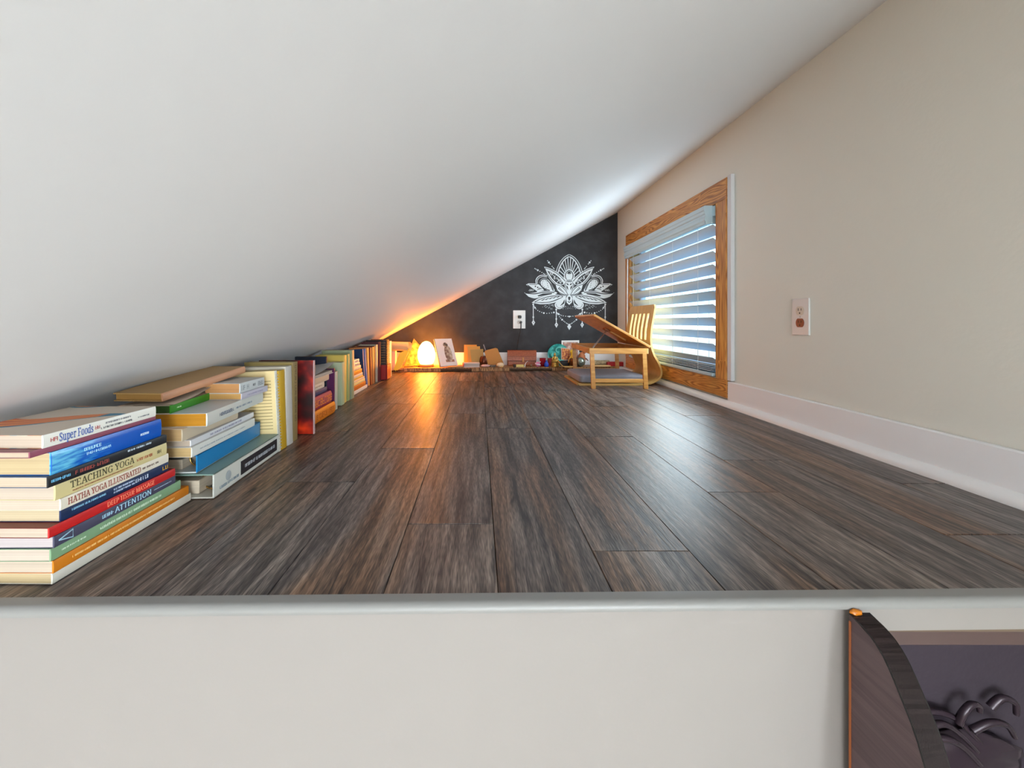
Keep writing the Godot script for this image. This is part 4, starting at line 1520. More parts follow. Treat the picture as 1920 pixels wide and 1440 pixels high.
func build_rows() -> void:
	var G := "books standing in the row along the eave"
	# name, label, right x, near z, thickness, height, want width, spine, cover, page, hard, lean
	var rows := [
		["notepad", "cream spiral notepad standing face-on behind the second stack", "notepad", -0.5357, 1.142, 0.012, 0.217, 0.15, "dcd8cc", "f0d8a0", "e8d8b8", false, 0.05],  # cover colour warmed to stand for salt lamp light
		["book", "standing book with a mustard yellow spine beside the cream notepad", "book", -0.537, 1.156, 0.036, 0.215, 0.15, "c89c10", "c0941a", "e8d8b0", false, 0.03],
		["book", "standing book with a plain grey-white spine beside the mustard one", "book", -0.537, 1.196, 0.036, 0.222, 0.15, "c4beb6", "d0c8b8", "e8dcc8", false, 0.02],
		["notebook", "tan notebook with a ribbed printed spine standing left of the red and black book", "notebook", -0.540, 1.236, 0.034, 0.230, 0.14, "8c7444", "94804c", "d8c8a0", false, 0.0],
		["book", "standing book with a black cover of glowing red and orange shapes", "book", -0.512, 1.322, 0.011, 0.228, 0.17, "c8a8a8", "EMBER", "d8c0b8", false, 0.0],
		["book", "navy book standing behind the pile of magazines", "book", -0.591, 1.648, 0.014, 0.213, 0.12, "141c34", "10182c", "e8c860", false, 0.0],
		["book", "slim purple book standing at the far end of the magazine pile", "book", -0.5665, 1.664, 0.014, 0.165, 0.11, "5c1c50", "5a2050", "d8c8b8", false, 0.0],
		["book", "slim standing book with a grey-white spine right of the slim purple one", "book", -0.567, 1.680, 0.030, 0.150, 0.12, "b8b8a6", "b0b0a0", "d8d0b8", false, 0.0],
		["book", "standing book with a pale sage spine left of the narrow yellow one", "book", -0.572, 1.770, 0.045, 0.178, 0.13, "a8b490", "b0b898", "e0d8b0", false, 0.0],
		["book", "narrow standing book with a cream-yellow spine among the sage ones", "book", -0.578, 1.822, 0.040, 0.204, 0.12, "d8bc60", "d0b458", "f0dc90", false, 0.0],
		["book", "standing olive green book right of the narrow cream-yellow one", "book", -0.577, 1.868, 0.036, 0.206, 0.12, "98a468", "8c9860", "d8d0a0", false, 0.0],
		["book", "wide standing sage grey book at the left end of the small paperbacks", "book", -0.574, 1.912, 0.050, 0.219, 0.13, "8f9a78", "949c7c", "d0ccb0", false, 0.0],
	]
	var made := []
	for q in rows:
		var cov: Variant = q[9]
		var w := fit_w(q[3], q[6], q[7])
		if q[9] == "EMBER":
			cov = art("ember", 3.0, 3.0)
		var lean: float = q[12]
		var o := book(q[0], q[1], q[2], G, Vector3(q[3], 0.0015, -(q[4] + q[5])), stand(lean), q[6], w, q[5], q[8], cov, q[10], q[11])
		made.append(o)
	# spiral of the notepad and its written lines
	var st := ns()
	for k in 26:
		var p := []
		for j in 9:
			var a := TAU * j / 8.0
			p.append(Vector3(0.0015 + 0.0035 * cos(a), 0.006 + 0.0065 * sin(a), -0.010 - 0.0078 * k))
		tube(st, p, 0.0007, 5)
	obj("spiral_wire", st, M("d8d4c8", 0.35, 0.4), made[0])
	st = ns()
	for k in 16:
		var ln := rng.randf_range(0.05, 0.085)
		box(st, Vector3(-0.012 - ln / 2, 0.0123, -0.19 + 0.0085 * k), Vector3(ln, 0.0004, 0.0016), 0.0)
	obj("written_lines", st, M("a08858", 0.8), made[0])
	scrawl(made[3], 0.034, 0.230, 0.25, 0.93, 0.012, "5c4c28", 0.0, 0.045)
	# flat pile in the gap beside the red and black book
	var H := "books in the flat pile beside the red and black book"
	var y := 0.0015
	var o := book("book", "thick orange book at the bottom of the pile beside the red and black book", "book", H, Vector3(-0.556, y, -1.385), lie(0.0), 0.252, 0.17, 0.043, "e07c10", "c86a10", "f0dcc0", true)
	scrawl(o, 0.043, 0.252, 0.25, 0.92, 0.020, "b85808", 0.0, 0.14)
	y += 0.0433
	o = book("book", "thick raspberry book with orange lettering lying on the orange one", "book", H, Vector3(-0.562, y, -1.365), lie(0.0), 0.25, 0.17, 0.045, "9c2c50", "6c2048", "f0dcc0", true)
	scrawl(o, 0.045, 0.25, 0.22, 0.97, 0.026, "ee8838", 0.0, 0.14)
	y += 0.0453
	o = book("book", "thin dark blue book lying between the raspberry book and the cream one", "book", H, Vector3(-0.568, y, -1.36), lie(0.02), 0.245, 0.15, 0.0165, "2c4268", "2a3c60", "e8dcc8")
	y += 0.0168
	o = book("book", "cream paperback with faint print lying on the thin dark blue book", "book", H, Vector3(-0.572, y, -1.37), lie(0.015), 0.215, 0.15, 0.022, "dcccb8", "d8c8b4", "f0dcc0")
	scrawl(o, 0.022, 0.215, 0.45, 0.9, 0.004, "b09070")
	y += 0.0223
	o = book("magazine", "thick tan magazine with a torn edge on the cream paperback", "magazine", H, Vector3(-0.568, y, -1.36), lie(0.015), 0.265, 0.10, 0.024, "c8b49c", "b8aca0", "d8b890")
	y += 0.0243
	# grey magazine with its cover curling upwards
	var mz := thing("magazine", "grey magazine with a curling cover on top of the pile beside the red-black book", "magazine", Vector3(-0.560, y, -1.36), lie(0.01), H)
	st = ns()
	var rws := []
	for i in 15:
		var f := i / 14.0
		var lift := 0.026 * pow(f, 2.2)
		var rw := PackedVector3Array()
		for c in [[0.004, 0.002], [-0.098, 0.002], [-0.098, 0.0032], [0.004, 0.0032]]:
			rw.append(Vector3(c[0], c[1] + 0.010 + lift * (0.5 + 0.5 * (c[0] + 0.09) / 0.09), -0.29 * f))
		rws.append(rw)
	surf(st, rws)
	obj("front_cover", st, M("b8b4b0", 0.35), mz)
	obj("page_block", bx(Vector3(-0.048, 0.006, -0.135), Vector3(0.1, 0.011, 0.27), 0.001), M("c8b8a8", 0.8, 0.0, "pages", Vector3(10, 60, 1)), mz)
	obj("back_cover", bx(Vector3(-0.048, 0.0006, -0.14), Vector3(0.102, 0.0012, 0.282), 0.0004), M("d8d0c4", 0.4), mz)
	# small paperbacks lying in front of the blue books
	var K := "small paperbacks in the flat pile before the blue books"
	var sm := [
		["white paperback at the very bottom of the small pile before the blue books", 0.0170, "e8dccc", 2.258],
		["orange paperback near the bottom of the small pile before the blue books", 0.0230, "d06410", 2.235],
		["yellow-white paperback above the lower orange one in the small pile", 0.0130, "f0d890", 2.228],
		["pale peach paperback above the yellow-white one in the small pile", 0.0110, "eccca8", 2.222],
		["thin golden yellow paperback in the middle of the small pile", 0.0090, "e0a838", 2.205],
		["cream paperback just below the upper orange one in the small pile", 0.0140, "e4d0b8", 2.200],
		["upper orange paperback in the small pile before the blue books", 0.0200, "ee8418", 2.190],
		["plain peach-white paperback above the upper orange one in the small pile", 0.0190, "e8c8a4", 2.175],
		["cream paperback with dark print, second from the top of the small pile", 0.0170, "e6d6c4", 2.160],
		["white paperback with dark print, top of the small pile before the blue books", 0.0160, "dcd8d4", 2.155],
	]
	y = 0.0015
	for i in sm.size():
		var q: Array = sm[i]
		var ln: float = 0.27 - 0.012 * i
		var xx := -0.592 - 0.0015 * i
		o = book("paperback", q[0], "book", K, Vector3(xx, y, -(q[3] - ln)), lie(0.0), ln, fit_w(xx, y + q[1], 0.11), q[1], q[2], q[2], "f0dcb8")
		if i >= 8:
			scrawl(o, q[1], ln, 0.55, 0.9, 0.006, "6c5c58")
		y += q[1] + 0.0003
	# standing books between the small pile and the wall
	rows = [
		["book", "dark blue book standing just behind the small paperbacks", "book", -0.606, 2.262, 0.022, 0.203, 0.11, "12508c", "0c3058", "c8c0b0", false, 0.06],
		["book", "bright blue book leaning beside the dark blue one behind the small paperbacks", "book", -0.602, 2.287, 0.026, 0.203, 0.11, "1262ac", "105898", "c8c0b0", false, 0.06],
		["book", "slim standing book with an apricot spine right of the blue books", "book", -0.600, 2.316, 0.030, 0.206, 0.10, "ec9c50", "e89448", "f0c890", false, 0.03],
		["book", "standing book with a rust red spine right of the apricot one", "book", -0.595, 2.349, 0.028, 0.204, 0.10, "8c2c10", "84300c", "d0a880", false, 0.02],
		["book", "standing book with a brown spine and a torn pale label", "book", -0.593, 2.380, 0.036, 0.206, 0.10, "9c6440", "945c38", "d8b890", false, 0.01],
		["book", "dark maroon book standing between the brown and the pale grey ones", "book", -0.594, 2.419, 0.030, 0.210, 0.10, "4c1814", "441410", "c8a080", false, 0.0],
		["book", "standing book with a pale grey spine left of the maroon album", "book", -0.590, 2.452, 0.036, 0.215, 0.10, "a8a494", "b0ac9c", "d8d0c0", false, 0.0],
		["album", "tall maroon album standing left of the black and red volume", "album", -0.588, 2.492, 0.052, 0.228, 0.10, "5c141c", "481018", "b89880", true, 0.0],
	]
	for q in rows:
		o = book(q[0], q[1], q[2], G, Vector3(q[3], 0.0015, -(q[4] + q[5])), stand(q[12]), q[6], fit_w(q[3], q[6], q[7]), q[5], q[8], q[9], q[10], q[11])
		if q[8] == "9c6440":
			obj("torn_label", bx(Vector3(0.001, 0.020, -0.13), Vector3(0.0008, 0.014, 0.09), 0.0), M("d8ccb8", 0.8), o)
	# the black and red volume
	o = book("book", "tall black volume with gilt lines and a red lower spine near the lamp", "book", G, Vector3(-0.570, 0.0015, -2.668), stand(), 0.238, fit_w(-0.570, 0.238, 0.105), 0.118, "24100e", "1c0c0c", "c09068", true)
	obj("red_band", bx(Vector3(0.0185, 0.059, -0.045), Vector3(0.006, 0.112, 0.088), 0.002), M("9c1210", 0.4), o)
	obj("red_band", bx(Vector3(-0.010, 0.1186, -0.045), Vector3(0.052, 0.0016, 0.088), 0.0006), M("9c1210", 0.4), o)
	st = ns()
	for k in 9:
		box(st, Vector3(-0.012, 0.1184, -0.105 - 0.0145 * k), Vector3(0.046, 0.0012, 0.0018), 0.0)
	for k in 9:
		box(st, Vector3(0.0165, 0.059, -0.105 - 0.0145 * k), Vector3(0.004, 0.075, 0.0018), 0.0)
	for k in [0.012, 0.066, 0.084]:
		box(st, Vector3(0.0217, 0.059, -k), Vector3(0.0012, 0.11, 0.0018), 0.0)
	obj("gilt_lines", st, M("a87840", 0.4, 0.5), o)
	o = book("book", "pale book at the far end of the standing row, lit gold by the salt lamp", "book", G, Vector3(-0.563, 0.0015, -2.748), stand(), 0.225, fit_w(-0.563, 0.225, 0.12), 0.058, "f0e2c0", "e8d8b4", "f0dcb0")


# ---------------------------------------------------------------- keepsakes on the board
const BT := 0.027


func on_board(px: float, d: float, y := BT) -> Vector3:
	return Vector3((px - CX) / FP * d, y, -d)


func panel(called: String, label: String, cat: String, px: Array, d: float, th: float, mat: Material, face: Material = null, grp := "", tilt := 0.0) -> Node3D:
	# an upright slab whose outline was measured in the photograph at distance d
	var p := PackedVector2Array()
	var low := 1e9
	var cx := 0.0
	for i in range(0, px.size(), 2):
		var q := at(px[i], px[i + 1], d)
		p.append(Vector2(q.x, q.y))
		low = minf(low, q.y)
		cx += q.x
	cx /= p.size()
	for i in p.size():
		p[i] -= Vector2(cx, low)
	var t := thing(called, label, cat, Vector3(cx, low, -d), Basis(Vector3.RIGHT, tilt), grp)
	var st := ns()
	prism(st, p, -th, 0.0)
	obj("panel", st, mat, t)
	if face:
		st = ns()
		var c := Vector2.ZERO
		for q in p:
			c += q
		c /= p.size()
		var ins := PackedVector2Array()
		var lo := Vector2(1e9, 1e9)
		var hi := Vector2(-1e9, -1e9)
		for q in p:
			var v := c + (q - c) * 0.86
			ins.append(v)
			lo = lo.min(v)
			hi = hi.max(v)
		var idx := Geometry2D.triangulate_polygon(ins)
		var nn := Vector3(0, 0, 1)
		for i in range(0, idx.size(), 3):
			var a := ins[idx[i]]
			var b := ins[idx[i + 1]]
			var e := ins[idx[i + 2]]
			tri(st, Vector3(a.x, a.y, 0.0006), Vector3(b.x, b.y, 0.0006), Vector3(e.x, e.y, 0.0006), nn, nn, nn, (a - lo) / (hi - lo), (b - lo) / (hi - lo), (e - lo) / (hi - lo))
		obj("picture", st, face, t)
	return t


func pebble(label: String, px: float, d: float, r: Vector3, hex: String, sd: int, cat := "stone", called := "stone") -> void:
	var t := thing(called, label, cat, on_board(px, d))
	var st := ns()
	blob(st, Vector3(0, r.y * 0.9, 0), r, 0.35, sd, Transform3D.IDENTITY, 12, 18)
	obj("body", st, M(hex, 0.55, 0.0), t)


func build_altar() -> void:
	# live-edge board
	var bd := thing("wood_board", "long live-edge wooden board with dark bark lying along the foot of the black wall", "board", Vector3(0, 0.0018, 0))
	var fn := FastNoiseLite.new()
	fn.seed = 4
	fn.frequency = 3.0
	var front := PackedVector2Array()
	for i in 90:
		var x := -0.585 + 1.585 * i / 89.0
		front.append(Vector2(x, 2.955 + 0.066 * (x + 0.585) + 0.012 * fn.get_noise_2d(x, 0.0) + 0.005 * fn.get_noise_2d(x * 4.0, 3.0)))
	var poly := front.duplicate()
	poly.append(Vector2(1.0, 3.19))
	poly.append(Vector2(-0.57, 3.175))
	var st := ns()
	prism(st, poly, 0.0, BT - 0.0018, Transform3D(Basis(Vector3(1, 0, 0), Vector3(0, 0, -1), Vector3(0, 1, 0)), Vector3.ZERO), true)
	obj("slab", st, M("ffffff", 0.6, 0.0, "slab", Vector3(1.0, 6.0, 1)), bd)
	for q in [[18, 30], [45, 62]]:
		st = ns()
		var rows := []
		for i in range(q[0], q[1] + 1):
			var p := front[i]
			var row := PackedVector3Array()
			var g := 0.5 + 0.5 * fn.get_noise_2d(p.x * 3.0, 9.0)
			for k in 7:
				var f := k / 6.0
				row.append(Vector3(p.x, 0.001 + (BT - 0.006) * f * (0.75 + 0.25 * g), -(p.y - 0.001 - (0.004 + 0.012 * g * absf(fn.get_noise_2d(p.x * 9.0, f * 2.0 + 5.0)) * 3.0) * sin(PI * f))))
			rows.append(row)
		surf(st, rows, false)
		obj("bark", st, M("46301f", 0.85), bd)
	# salt lamp
	var lp := thing("salt_lamp", "glowing egg-shaped salt lamp on a round wooden base", "lamp", on_board(799.5, 3.06))
	st = ns()
	lathe(st, [[0.0, 0.0], [0.050, 0.0], [0.054, 0.004], [0.054, 0.014], [0.050, 0.018], [0.044, 0.018], [0.0, 0.018]], 32)
	obj("base", st, M("b07840", 0.4), lp)
	st = ns()
	lathe(st, [[0.0, 0.0185], [0.042, 0.0185], [0.052, 0.032], [0.0605, 0.055], [0.064, 0.080], [0.0625, 0.105], [0.056, 0.130], [0.045, 0.153], [0.030, 0.172], [0.014, 0.181], [0.0, 0.183]], 36, Transform3D.IDENTITY, 0.03, 5)
	var gm := StandardMaterial3D.new()
	gm.albedo_color = Color("ffd8a0")
	gm.roughness = 0.6
	gm.emission_enabled = true
	gm.emission = Color(1.0, 0.84, 0.52)
	gm.emission_energy_multiplier = 5.0
	obj("glowing_egg", st, gm, lp)
	var ol := OmniLight3D.new()
	ol.name = "salt_lamp_light"
	ol.position = on_board(799.5, 3.06) + Vector3(0, 0.1, 0)
	ol.light_color = Color(1.0, 0.55, 0.08)
	ol.light_energy = 0.36
	ol.light_size = 0.05
	ol.omni_range = 12.0
	ol.omni_attenuation = 2.0
	ol.shadow_enabled = true
	add_child(ol)
	var lc := thing("lamp_cord", "dark thin cord running left from the salt lamp over the board", "cord", on_board(799.5, 3.06))
	st = ns()
	var pts := []
	for p in crv([-0.050, 0.02, -0.075, 0.0, -0.11, 0.03, -0.15, 0.06], 6):
		pts.append(Vector3(p.x, 0.004, p.y))
	tube(st, pts, 0.0032, 6)
	obj("cable", st, M("3a2014", 0.6), lc)
	# paper roll, white carton, leaning boards left of the lamp
	var ct := thing("carton", "small plain pinkish-white carton standing left of the lamp under the paper roll", "box", Vector3(-0.62, 0.0015, -3.0))
	obj("body", bx(Vector3(0, 0.0715, 0), Vector3(0.075, 0.143, 0.05), 0.002), M("d8c0b0", 0.6), ct)
	var rl := thing("paper_roll", "rolled-up sheet of paper lying across the carton left of the salt lamp", "paper roll", Vector3(-0.546, 0.1795, -2.97), Basis(Vector3.UP, -0.42))
	st = ns()
	var rrows := []
	for k in 61:
		var a := TAU * k / 20.0
		var rr := 0.014 + 0.0067 * a / TAU
		var row := PackedVector3Array()
		for c in [[-0.075, 0.0], [0.074, 0.0], [0.074, 0.0006], [-0.075, 0.0006]]:
			row.append(Vector3(c[0], sin(a) * (rr + c[1]), cos(a) * (rr + c[1])))
		rrows.append(row)
	surf(st, rrows)
	obj("sheet", st, M("e6cfa4", 0.7), rl)
	panel("yellow_folder", "bright yellow folder leaning on the carton left of the salt lamp", "folder", [736, 699, 751, 691, 769, 653, 749, 662], 2.925, 0.008, M("f4d040", 0.55))
	panel("patterned_card", "orange patterned card leaning point-up just left of the salt lamp", "card", [755, 688, 776, 635, 798, 660, 796, 689], 3.13, 0.006, M("b87038", 0.6), art("orangeart", 1.0, 1.0))
	var lf := thing("dried_sprig", "dark dried leaf sprig lying on the floor by the left end of the board", "dried sprig", Vector3(-0.575, 0.002, -2.93))
	st = ns()
	tube(st, [Vector3(-0.03, 0.004, 0.035), Vector3(0.01, 0.008, 0.012), Vector3(0.06, 0.012, 0.0)], 0.002, 6)
	obj("stem", st, M("3a2210", 0.8), lf)
	for k in 5:
		st = ns()
		blob(st, Vector3.ZERO, Vector3(0.016, 0.003, 0.007), 0.1, k, Transform3D(Basis(Vector3.UP, 0.5 + k * 0.9) * Basis(Vector3.RIGHT, 0.4), Vector3(-0.02 + k * 0.018, 0.012, 0.026 - k * 0.007)), 8, 10)
		obj("leaf", st, M("402410", 0.8), lf)
	# statue book
	var psi := deg_to_rad(33)
	var sb := book("art_book", "white book with a photograph of a stone statue leaning right of the salt lamp", "book", "", on_board(826, 3.0, BT + 0.0088), Basis(Vector3.UP, psi) * Basis(Vector3.RIGHT, -deg_to_rad(27)) * Basis(Vector3.UP, PI) * Basis(Vector3.RIGHT, PI / 2), 0.212, 0.142, 0.018, "4c5a6c", "dedad8", "e8e0d8", true)
	st = ns()
	quad(st, Vector3(-0.022, -0.0008, -0.200), Vector3(-0.132, -0.0008, -0.200), Vector3(-0.132, -0.0008, -0.018), Vector3(-0.022, -0.0008, -0.018), Vector3(0, -1, 0), Vector2(0, 0), Vector2(1, 0), Vector2(1, 1), Vector2(0, 1))
	var am := StandardMaterial3D.new()
	am.albedo_texture = texs["statue"]
	am.roughness = 0.35
	obj("cover_photograph", st, am, sb)
	var tray := thing("incense_dish", "flat tan wooden dish lying at the foot of the statue book", "dish", on_board(850, 3.0))
	st = ns()
	superblob(st, Vector3(0.015, 0.006, 0), Vector3(0.055, 0.006, 0.02), 0.7, 0.5, 8, 28)
	obj("body", st, M("b88a50", 0.5), tray)
	# three upright cards
	var cg := "upright cards between the statue book and the leather pouch"
	panel("upright_card", "tallest orange card, hindmost of the three upright cards right of the statue book", "card", [870, 686, 870, 646.5, 894, 646.5, 894, 686], 3.17, 0.006, M("e09a38", 0.6), null, cg)  # salt lamp glow is put into this orange
	panel("upright_card", "golden tan card in the middle of the three upright cards", "card", [877, 686, 876.5, 649.5, 900, 649.5, 900.5, 686], 3.145, 0.006, M("cf9c48", 0.6), null, cg)
	panel("upright_card", "shortest olive-tan card, foremost of the three upright cards", "card", [885, 686, 881.5, 656, 906, 654.5, 907, 686], 3.12, 0.006, M("a88c4c", 0.6), null, cg)
	var wb := book("small_book", "small white book with a red spine lying before the three upright cards", "book", "", on_board(868, 3.10) + Vector3(0.0, 0.0, 0.0), Basis(Vector3.UP, PI + 0.12), 0.085, 0.115, 0.028, "c83028", "e4e0e0", "ece8e8", true)
	wb.position.x += 0.0
	var cu := thing("copper_cup", "dark copper cup between the upright cards and the tan pouch", "cup", on_board(907, 3.12))
	st = ns()
	lathe(st, [[0.0, 0.0], [0.022, 0.0], [0.030, 0.014], [0.032, 0.035], [0.028, 0.058], [0.020, 0.070], [0.018, 0.070], [0.022, 0.05], [0.0, 0.045]], 24)
	obj("body", st, M("5c2c18", 0.3, 0.6), cu)
	var ps := panel("leather_pouch", "tan pouch standing tilted between the copper cup and the leather case", "pouch", [915, 684, 908.5, 660, 911, 657, 929, 652.5, 933, 654, 945.5, 684], 3.10, 0.024, M("bc8440", 0.65))
	var sk := thing("metal_pen", "thin grey metal stick leaning up behind the tan pouch", "pen", at(906.5, 646, 3.145))
	st = ns()
	tube(st, [Vector3(0, 0, 0), Vector3(0.052, -0.15, -0.015)], 0.0042, 8)
	obj("barrel", st, M("8c8c90", 0.35, 0.5), sk)
	pebble("rough pale pink stone on the board before the copper cup", 910, 3.03, Vector3(0.033, 0.010, 0.014), "d8b0ac", 2)
	pebble("flat dark grey stone beside the pale pink one on the board", 924, 3.035, Vector3(0.024, 0.008, 0.014), "6c645c", 3)
	pebble("cream seashell below the tan pouch on the board", 938, 3.04, Vector3(0.026, 0.016, 0.015), "e2cfae", 8, "shell", "seashell")
	pebble("tiny yellowish pebble in front of the cream seashell", 941, 3.005, Vector3(0.009, 0.006, 0.008), "d8bc80", 9)
	# leather case
	var le := M("fff0e4", 0.42, 0.0, "leather", Vector3(8, 8, 1))
	var cs := thing("leather_case", "wide reddish-brown leather case with a strap clasp below the end-wall outlet", "case", on_board(978, 3.13))
	obj("body", bx(Vector3(0, 0.0545, 0), Vector3(0.208, 0.109, 0.05), 0.006), le, cs)
	st = ns()
	var fp := v2([-0.028, 0.108, -0.028, 0.1125, 0.0265, 0.1125, 0.0305, 0.108, 0.0315, 0.040, 0.0275, 0.040, 0.0265, 0.105, 0.024, 0.108])
	prism(st, fp, -0.105, 0.105, Transform3D(Basis(Vector3(0, 0, 1), Vector3(0, 1, 0), Vector3(1, 0, 0)), Vector3.ZERO), true)
	obj("flap", st, le, cs)
	st = ns()
	box(st, Vector3(0.008, 0.046, 0.033), Vector3(0.014, 0.034, 0.005), 0.0015)
	obj("strap", st, M("b87838", 0.45), cs)
	st = ns()
	box(st, Vector3(0.0, 0.038, 0.028), Vector3(0.206, 0.004, 0.006), 0.001)
	box(st, Vector3(0.0, 0.070, 0.0305), Vector3(0.206, 0.0022, 0.003), 0.0008)
	obj("piping", st, M("5c2a12", 0.5), cs)
	var mb := thing("match_box", "small yellow box with a black end lying before the leather case", "box", on_board(972, 3.03))
	obj("body", bx(Vector3(0.010, 0.009, 0), Vector3(0.055, 0.017, 0.03), 0.0015), M("e0c878", 0.6), mb)
	obj("dark_end", bx(Vector3(-0.027, 0.010, 0), Vector3(0.020, 0.020, 0.032), 0.003), M("20140e", 0.5), mb)
	var fe := thing("feather", "small white curled feather standing before the leather case", "feather", on_board(986, 3.03))
	st = ns()
	tube(st, [Vector3(-0.008, 0.0, 0), Vector3(-0.005, 0.02, 0), Vector3(0.004, 0.036, 0), Vector3(0.016, 0.043, 0)], 0.0032, 8, 0.0012)
	obj("vane", st, M("ece8e4", 0.7), fe)
	pebble("small brown pebble right of the white feather", 995.5, 3.04, Vector3(0.011, 0.011, 0.010), "80583c", 12)
	# coloured glass
	var gf := thing("glass_figurine", "pink and white swirled glass figurine left of the red cup", "figurine", on_board(1008.5, 3.05))
	st = ns()
	blob(st, Vector3(0, 0.016, 0), Vector3(0.017, 0.018, 0.014), 0.25, 3)
	obj("body", st, M("c8789c", 0.15), gf)
	st = ns()
	var sw := []
	for k in 14:
		sw.append(Vector3(0.018 * cos(k * 0.5), 0.012 + 0.0018 * k, 0.016 * sin(k * 0.5)))
	tube(st, sw, 0.0035, 6)
	obj("swirl", st, M("e8dce8", 0.2), gf)
	var rc := thing("red_cup", "small dark red cup left of the blue bottle on the board", "cup", on_board(1017.5, 3.08))
	st = ns()
	lathe(st, [[0.0, 0.0], [0.019, 0.0], [0.020, 0.02], [0.0225, 0.056], [0.0225, 0.060], [0.020, 0.060], [0.017, 0.02], [0.0, 0.018]], 24)
	obj("body", st, M("8c0c20", 0.2), rc)
	var bb := thing("blue_bottle", "tiny cobalt blue bottle beside the red cup", "bottle", on_board(1024.5, 3.05))
	st = ns()
	lathe(st, [[0.0, 0.0], [0.013, 0.0], [0.016, 0.008], [0.016, 0.022], [0.009, 0.034], [0.006, 0.038], [0.006, 0.044], [0.008, 0.046], [0.0, 0.047]], 20)
	obj("body", st, M("1448b8", 0.15), bb)
	var rb := thing("red_box", "small plain dark red box behind the golden figure", "box", on_board(1033, 3.11))
	obj("body", bx(Vector3(0, 0.029, 0), Vector3(0.042, 0.058, 0.03), 0.002), M("8c0a10", 0.45), rb)
	# teal dish
	var td := thing("teal_dish", "glossy teal glazed dish with curling relief standing on edge against the wall", "dish", at(1046.5, 665.5, 3.165), Basis(Vector3.RIGHT, -0.12))
	st = ns()
	lathe(st, [[0.0, -0.004], [0.06, -0.004], [0.078, 0.004], [0.082, 0.012], [0.079, 0.014], [0.066, 0.006], [0.03, 0.010], [0.0, 0.012]], 40, Transform3D(Basis(Vector3.RIGHT, PI / 2), Vector3.ZERO))
	var tm := StandardMaterial3D.new()
	tm.albedo_texture = texs["teal"]
	tm.roughness = 0.18
	tm.uv1_triplanar = true
	tm.uv1_scale = Vector3(7, 7, 7)
	obj("plate", st, tm, td)
	for q in [[0.0, 0.03, 0.028, 0.5], [-0.03, -0.005, 0.024, 2.2], [0.02, -0.02, 0.026, 3.6]]:
		st = ns()
		var cp := []
		for k in 12:
			var a: float = q[3] + k * 0.42
			var rr: float = q[2] * (1.0 - k * 0.06)
			cp.append(Vector3(q[0] + rr * cos(a), q[1] + rr * sin(a), 0.012))
		tube(st, cp, 0.0065, 8, 0.003)
		obj("relief_curl", st, M("5cc4b8", 0.18), td)
	# golden seated figure
	var gd := M("c09a4c", 0.32, 0.75)
	var gt := thing("golden_figure", "small golden seated figure on a stepped pedestal before the teal dish", "figurine", on_board(1040.5, 3.055))
	st = ns()
	lathe(st, [[0.0, 0.0], [0.030, 0.0], [0.030, 0.006], [0.026, 0.009], [0.029, 0.014], [0.029, 0.019], [0.024, 0.023], [0.028, 0.028], [0.026, 0.033], [0.0, 0.034]], 24)
	obj("pedestal", st, gd, gt)
	st = ns()
	blob(st, Vector3(0, 0.041, 0.002), Vector3(0.027, 0.009, 0.017), 0.1, 4)
	blob(st, Vector3(0, 0.058, -0.003), Vector3(0.013, 0.020, 0.010), 0.05, 4)
	blob(st, Vector3(0, 0.084, -0.002), Vector3(0.0085, 0.0105, 0.0088), 0.0, 4)
	blob(st, Vector3(0, 0.095, -0.003), Vector3(0.005, 0.006, 0.005), 0.0, 4, Transform3D.IDENTITY, 8, 10)
	for s: float in [-1.0, 1.0]:
		tube(st, [Vector3(s * 0.012, 0.070, -0.003), Vector3(s * 0.020, 0.057, 0.002), Vector3(s * 0.017, 0.047, 0.012), Vector3(s * 0.004, 0.046, 0.016)], 0.0042, 8, 0.003)
		tube(st, [Vector3(s * 0.008, 0.042, 0.002), Vector3(s * 0.024, 0.041, 0.008), Vector3(s * 0.016, 0.039, 0.016), Vector3(-s * 0.004, 0.040, 0.019)], 0.006, 8, 0.004)
	obj("seated_body", st, gd, gt)
	# cards
	panel("white_bordered_card", "large white-bordered picture card standing against the wall behind the lap desk", "card", [1053, 687, 1053, 638.5, 1086, 638, 1086, 687], 3.175, 0.004, M("e4e2de", 0.5), art("snow", 1.0, 1.0))
	panel("painted_card", "small red and orange painted card standing before the white-bordered card", "card", [1052.5, 676, 1052, 652, 1069, 652.5, 1070, 676], 3.145, 0.004, M("c8b0a0", 0.5), art("icon", 1.0, 1.0))
	var db := thing("dark_box", "low black box holding up the red and orange painted card", "box", on_board(1061.5, 3.14))
	obj("body", bx(Vector3(0, 0.0185, 0), Vector3(0.085, 0.037, 0.035), 0.003), M("14121c", 0.4), db)
	var yf := thing("yellow_figurine", "small yellow-robed figurine right of the painted card", "figurine", on_board(1073, 3.12, BT))
	st = ns()
	lathe(st, [[0.0, 0.0], [0.020, 0.0], [0.019, 0.02], [0.014, 0.055], [0.012, 0.075], [0.015, 0.09], [0.0, 0.098]], 20, Transform3D.IDENTITY, 0.12, 6)
	obj("robe", st, M("cf9c1c", 0.5), yf)
	st = ns()
	blob(st, Vector3(0, 0.103, 0), Vector3(0.017, 0.016, 0.015), 0.12, 5)
	obj("head", st, M("e0b428", 0.45), yf)
	st = ns()
	tube(st, [Vector3(-0.012, 0.07, 0.006), Vector3(-0.024, 0.05, 0.012), Vector3(-0.032, 0.024, 0.014)], 0.005, 8, 0.004)
	obj("arm", st, M("d89438", 0.5), yf)
	var bw := thing("bronze_bowl", "dark bronze round bowl in front of the yellow figurine", "bowl", on_board(1076, 3.065))
	st = ns()
	lathe(st, [[0.0, 0.0], [0.018, 0.0], [0.031, 0.016], [0.034, 0.038], [0.030, 0.056], [0.026, 0.058], [0.030, 0.038], [0.0, 0.01]], 28)
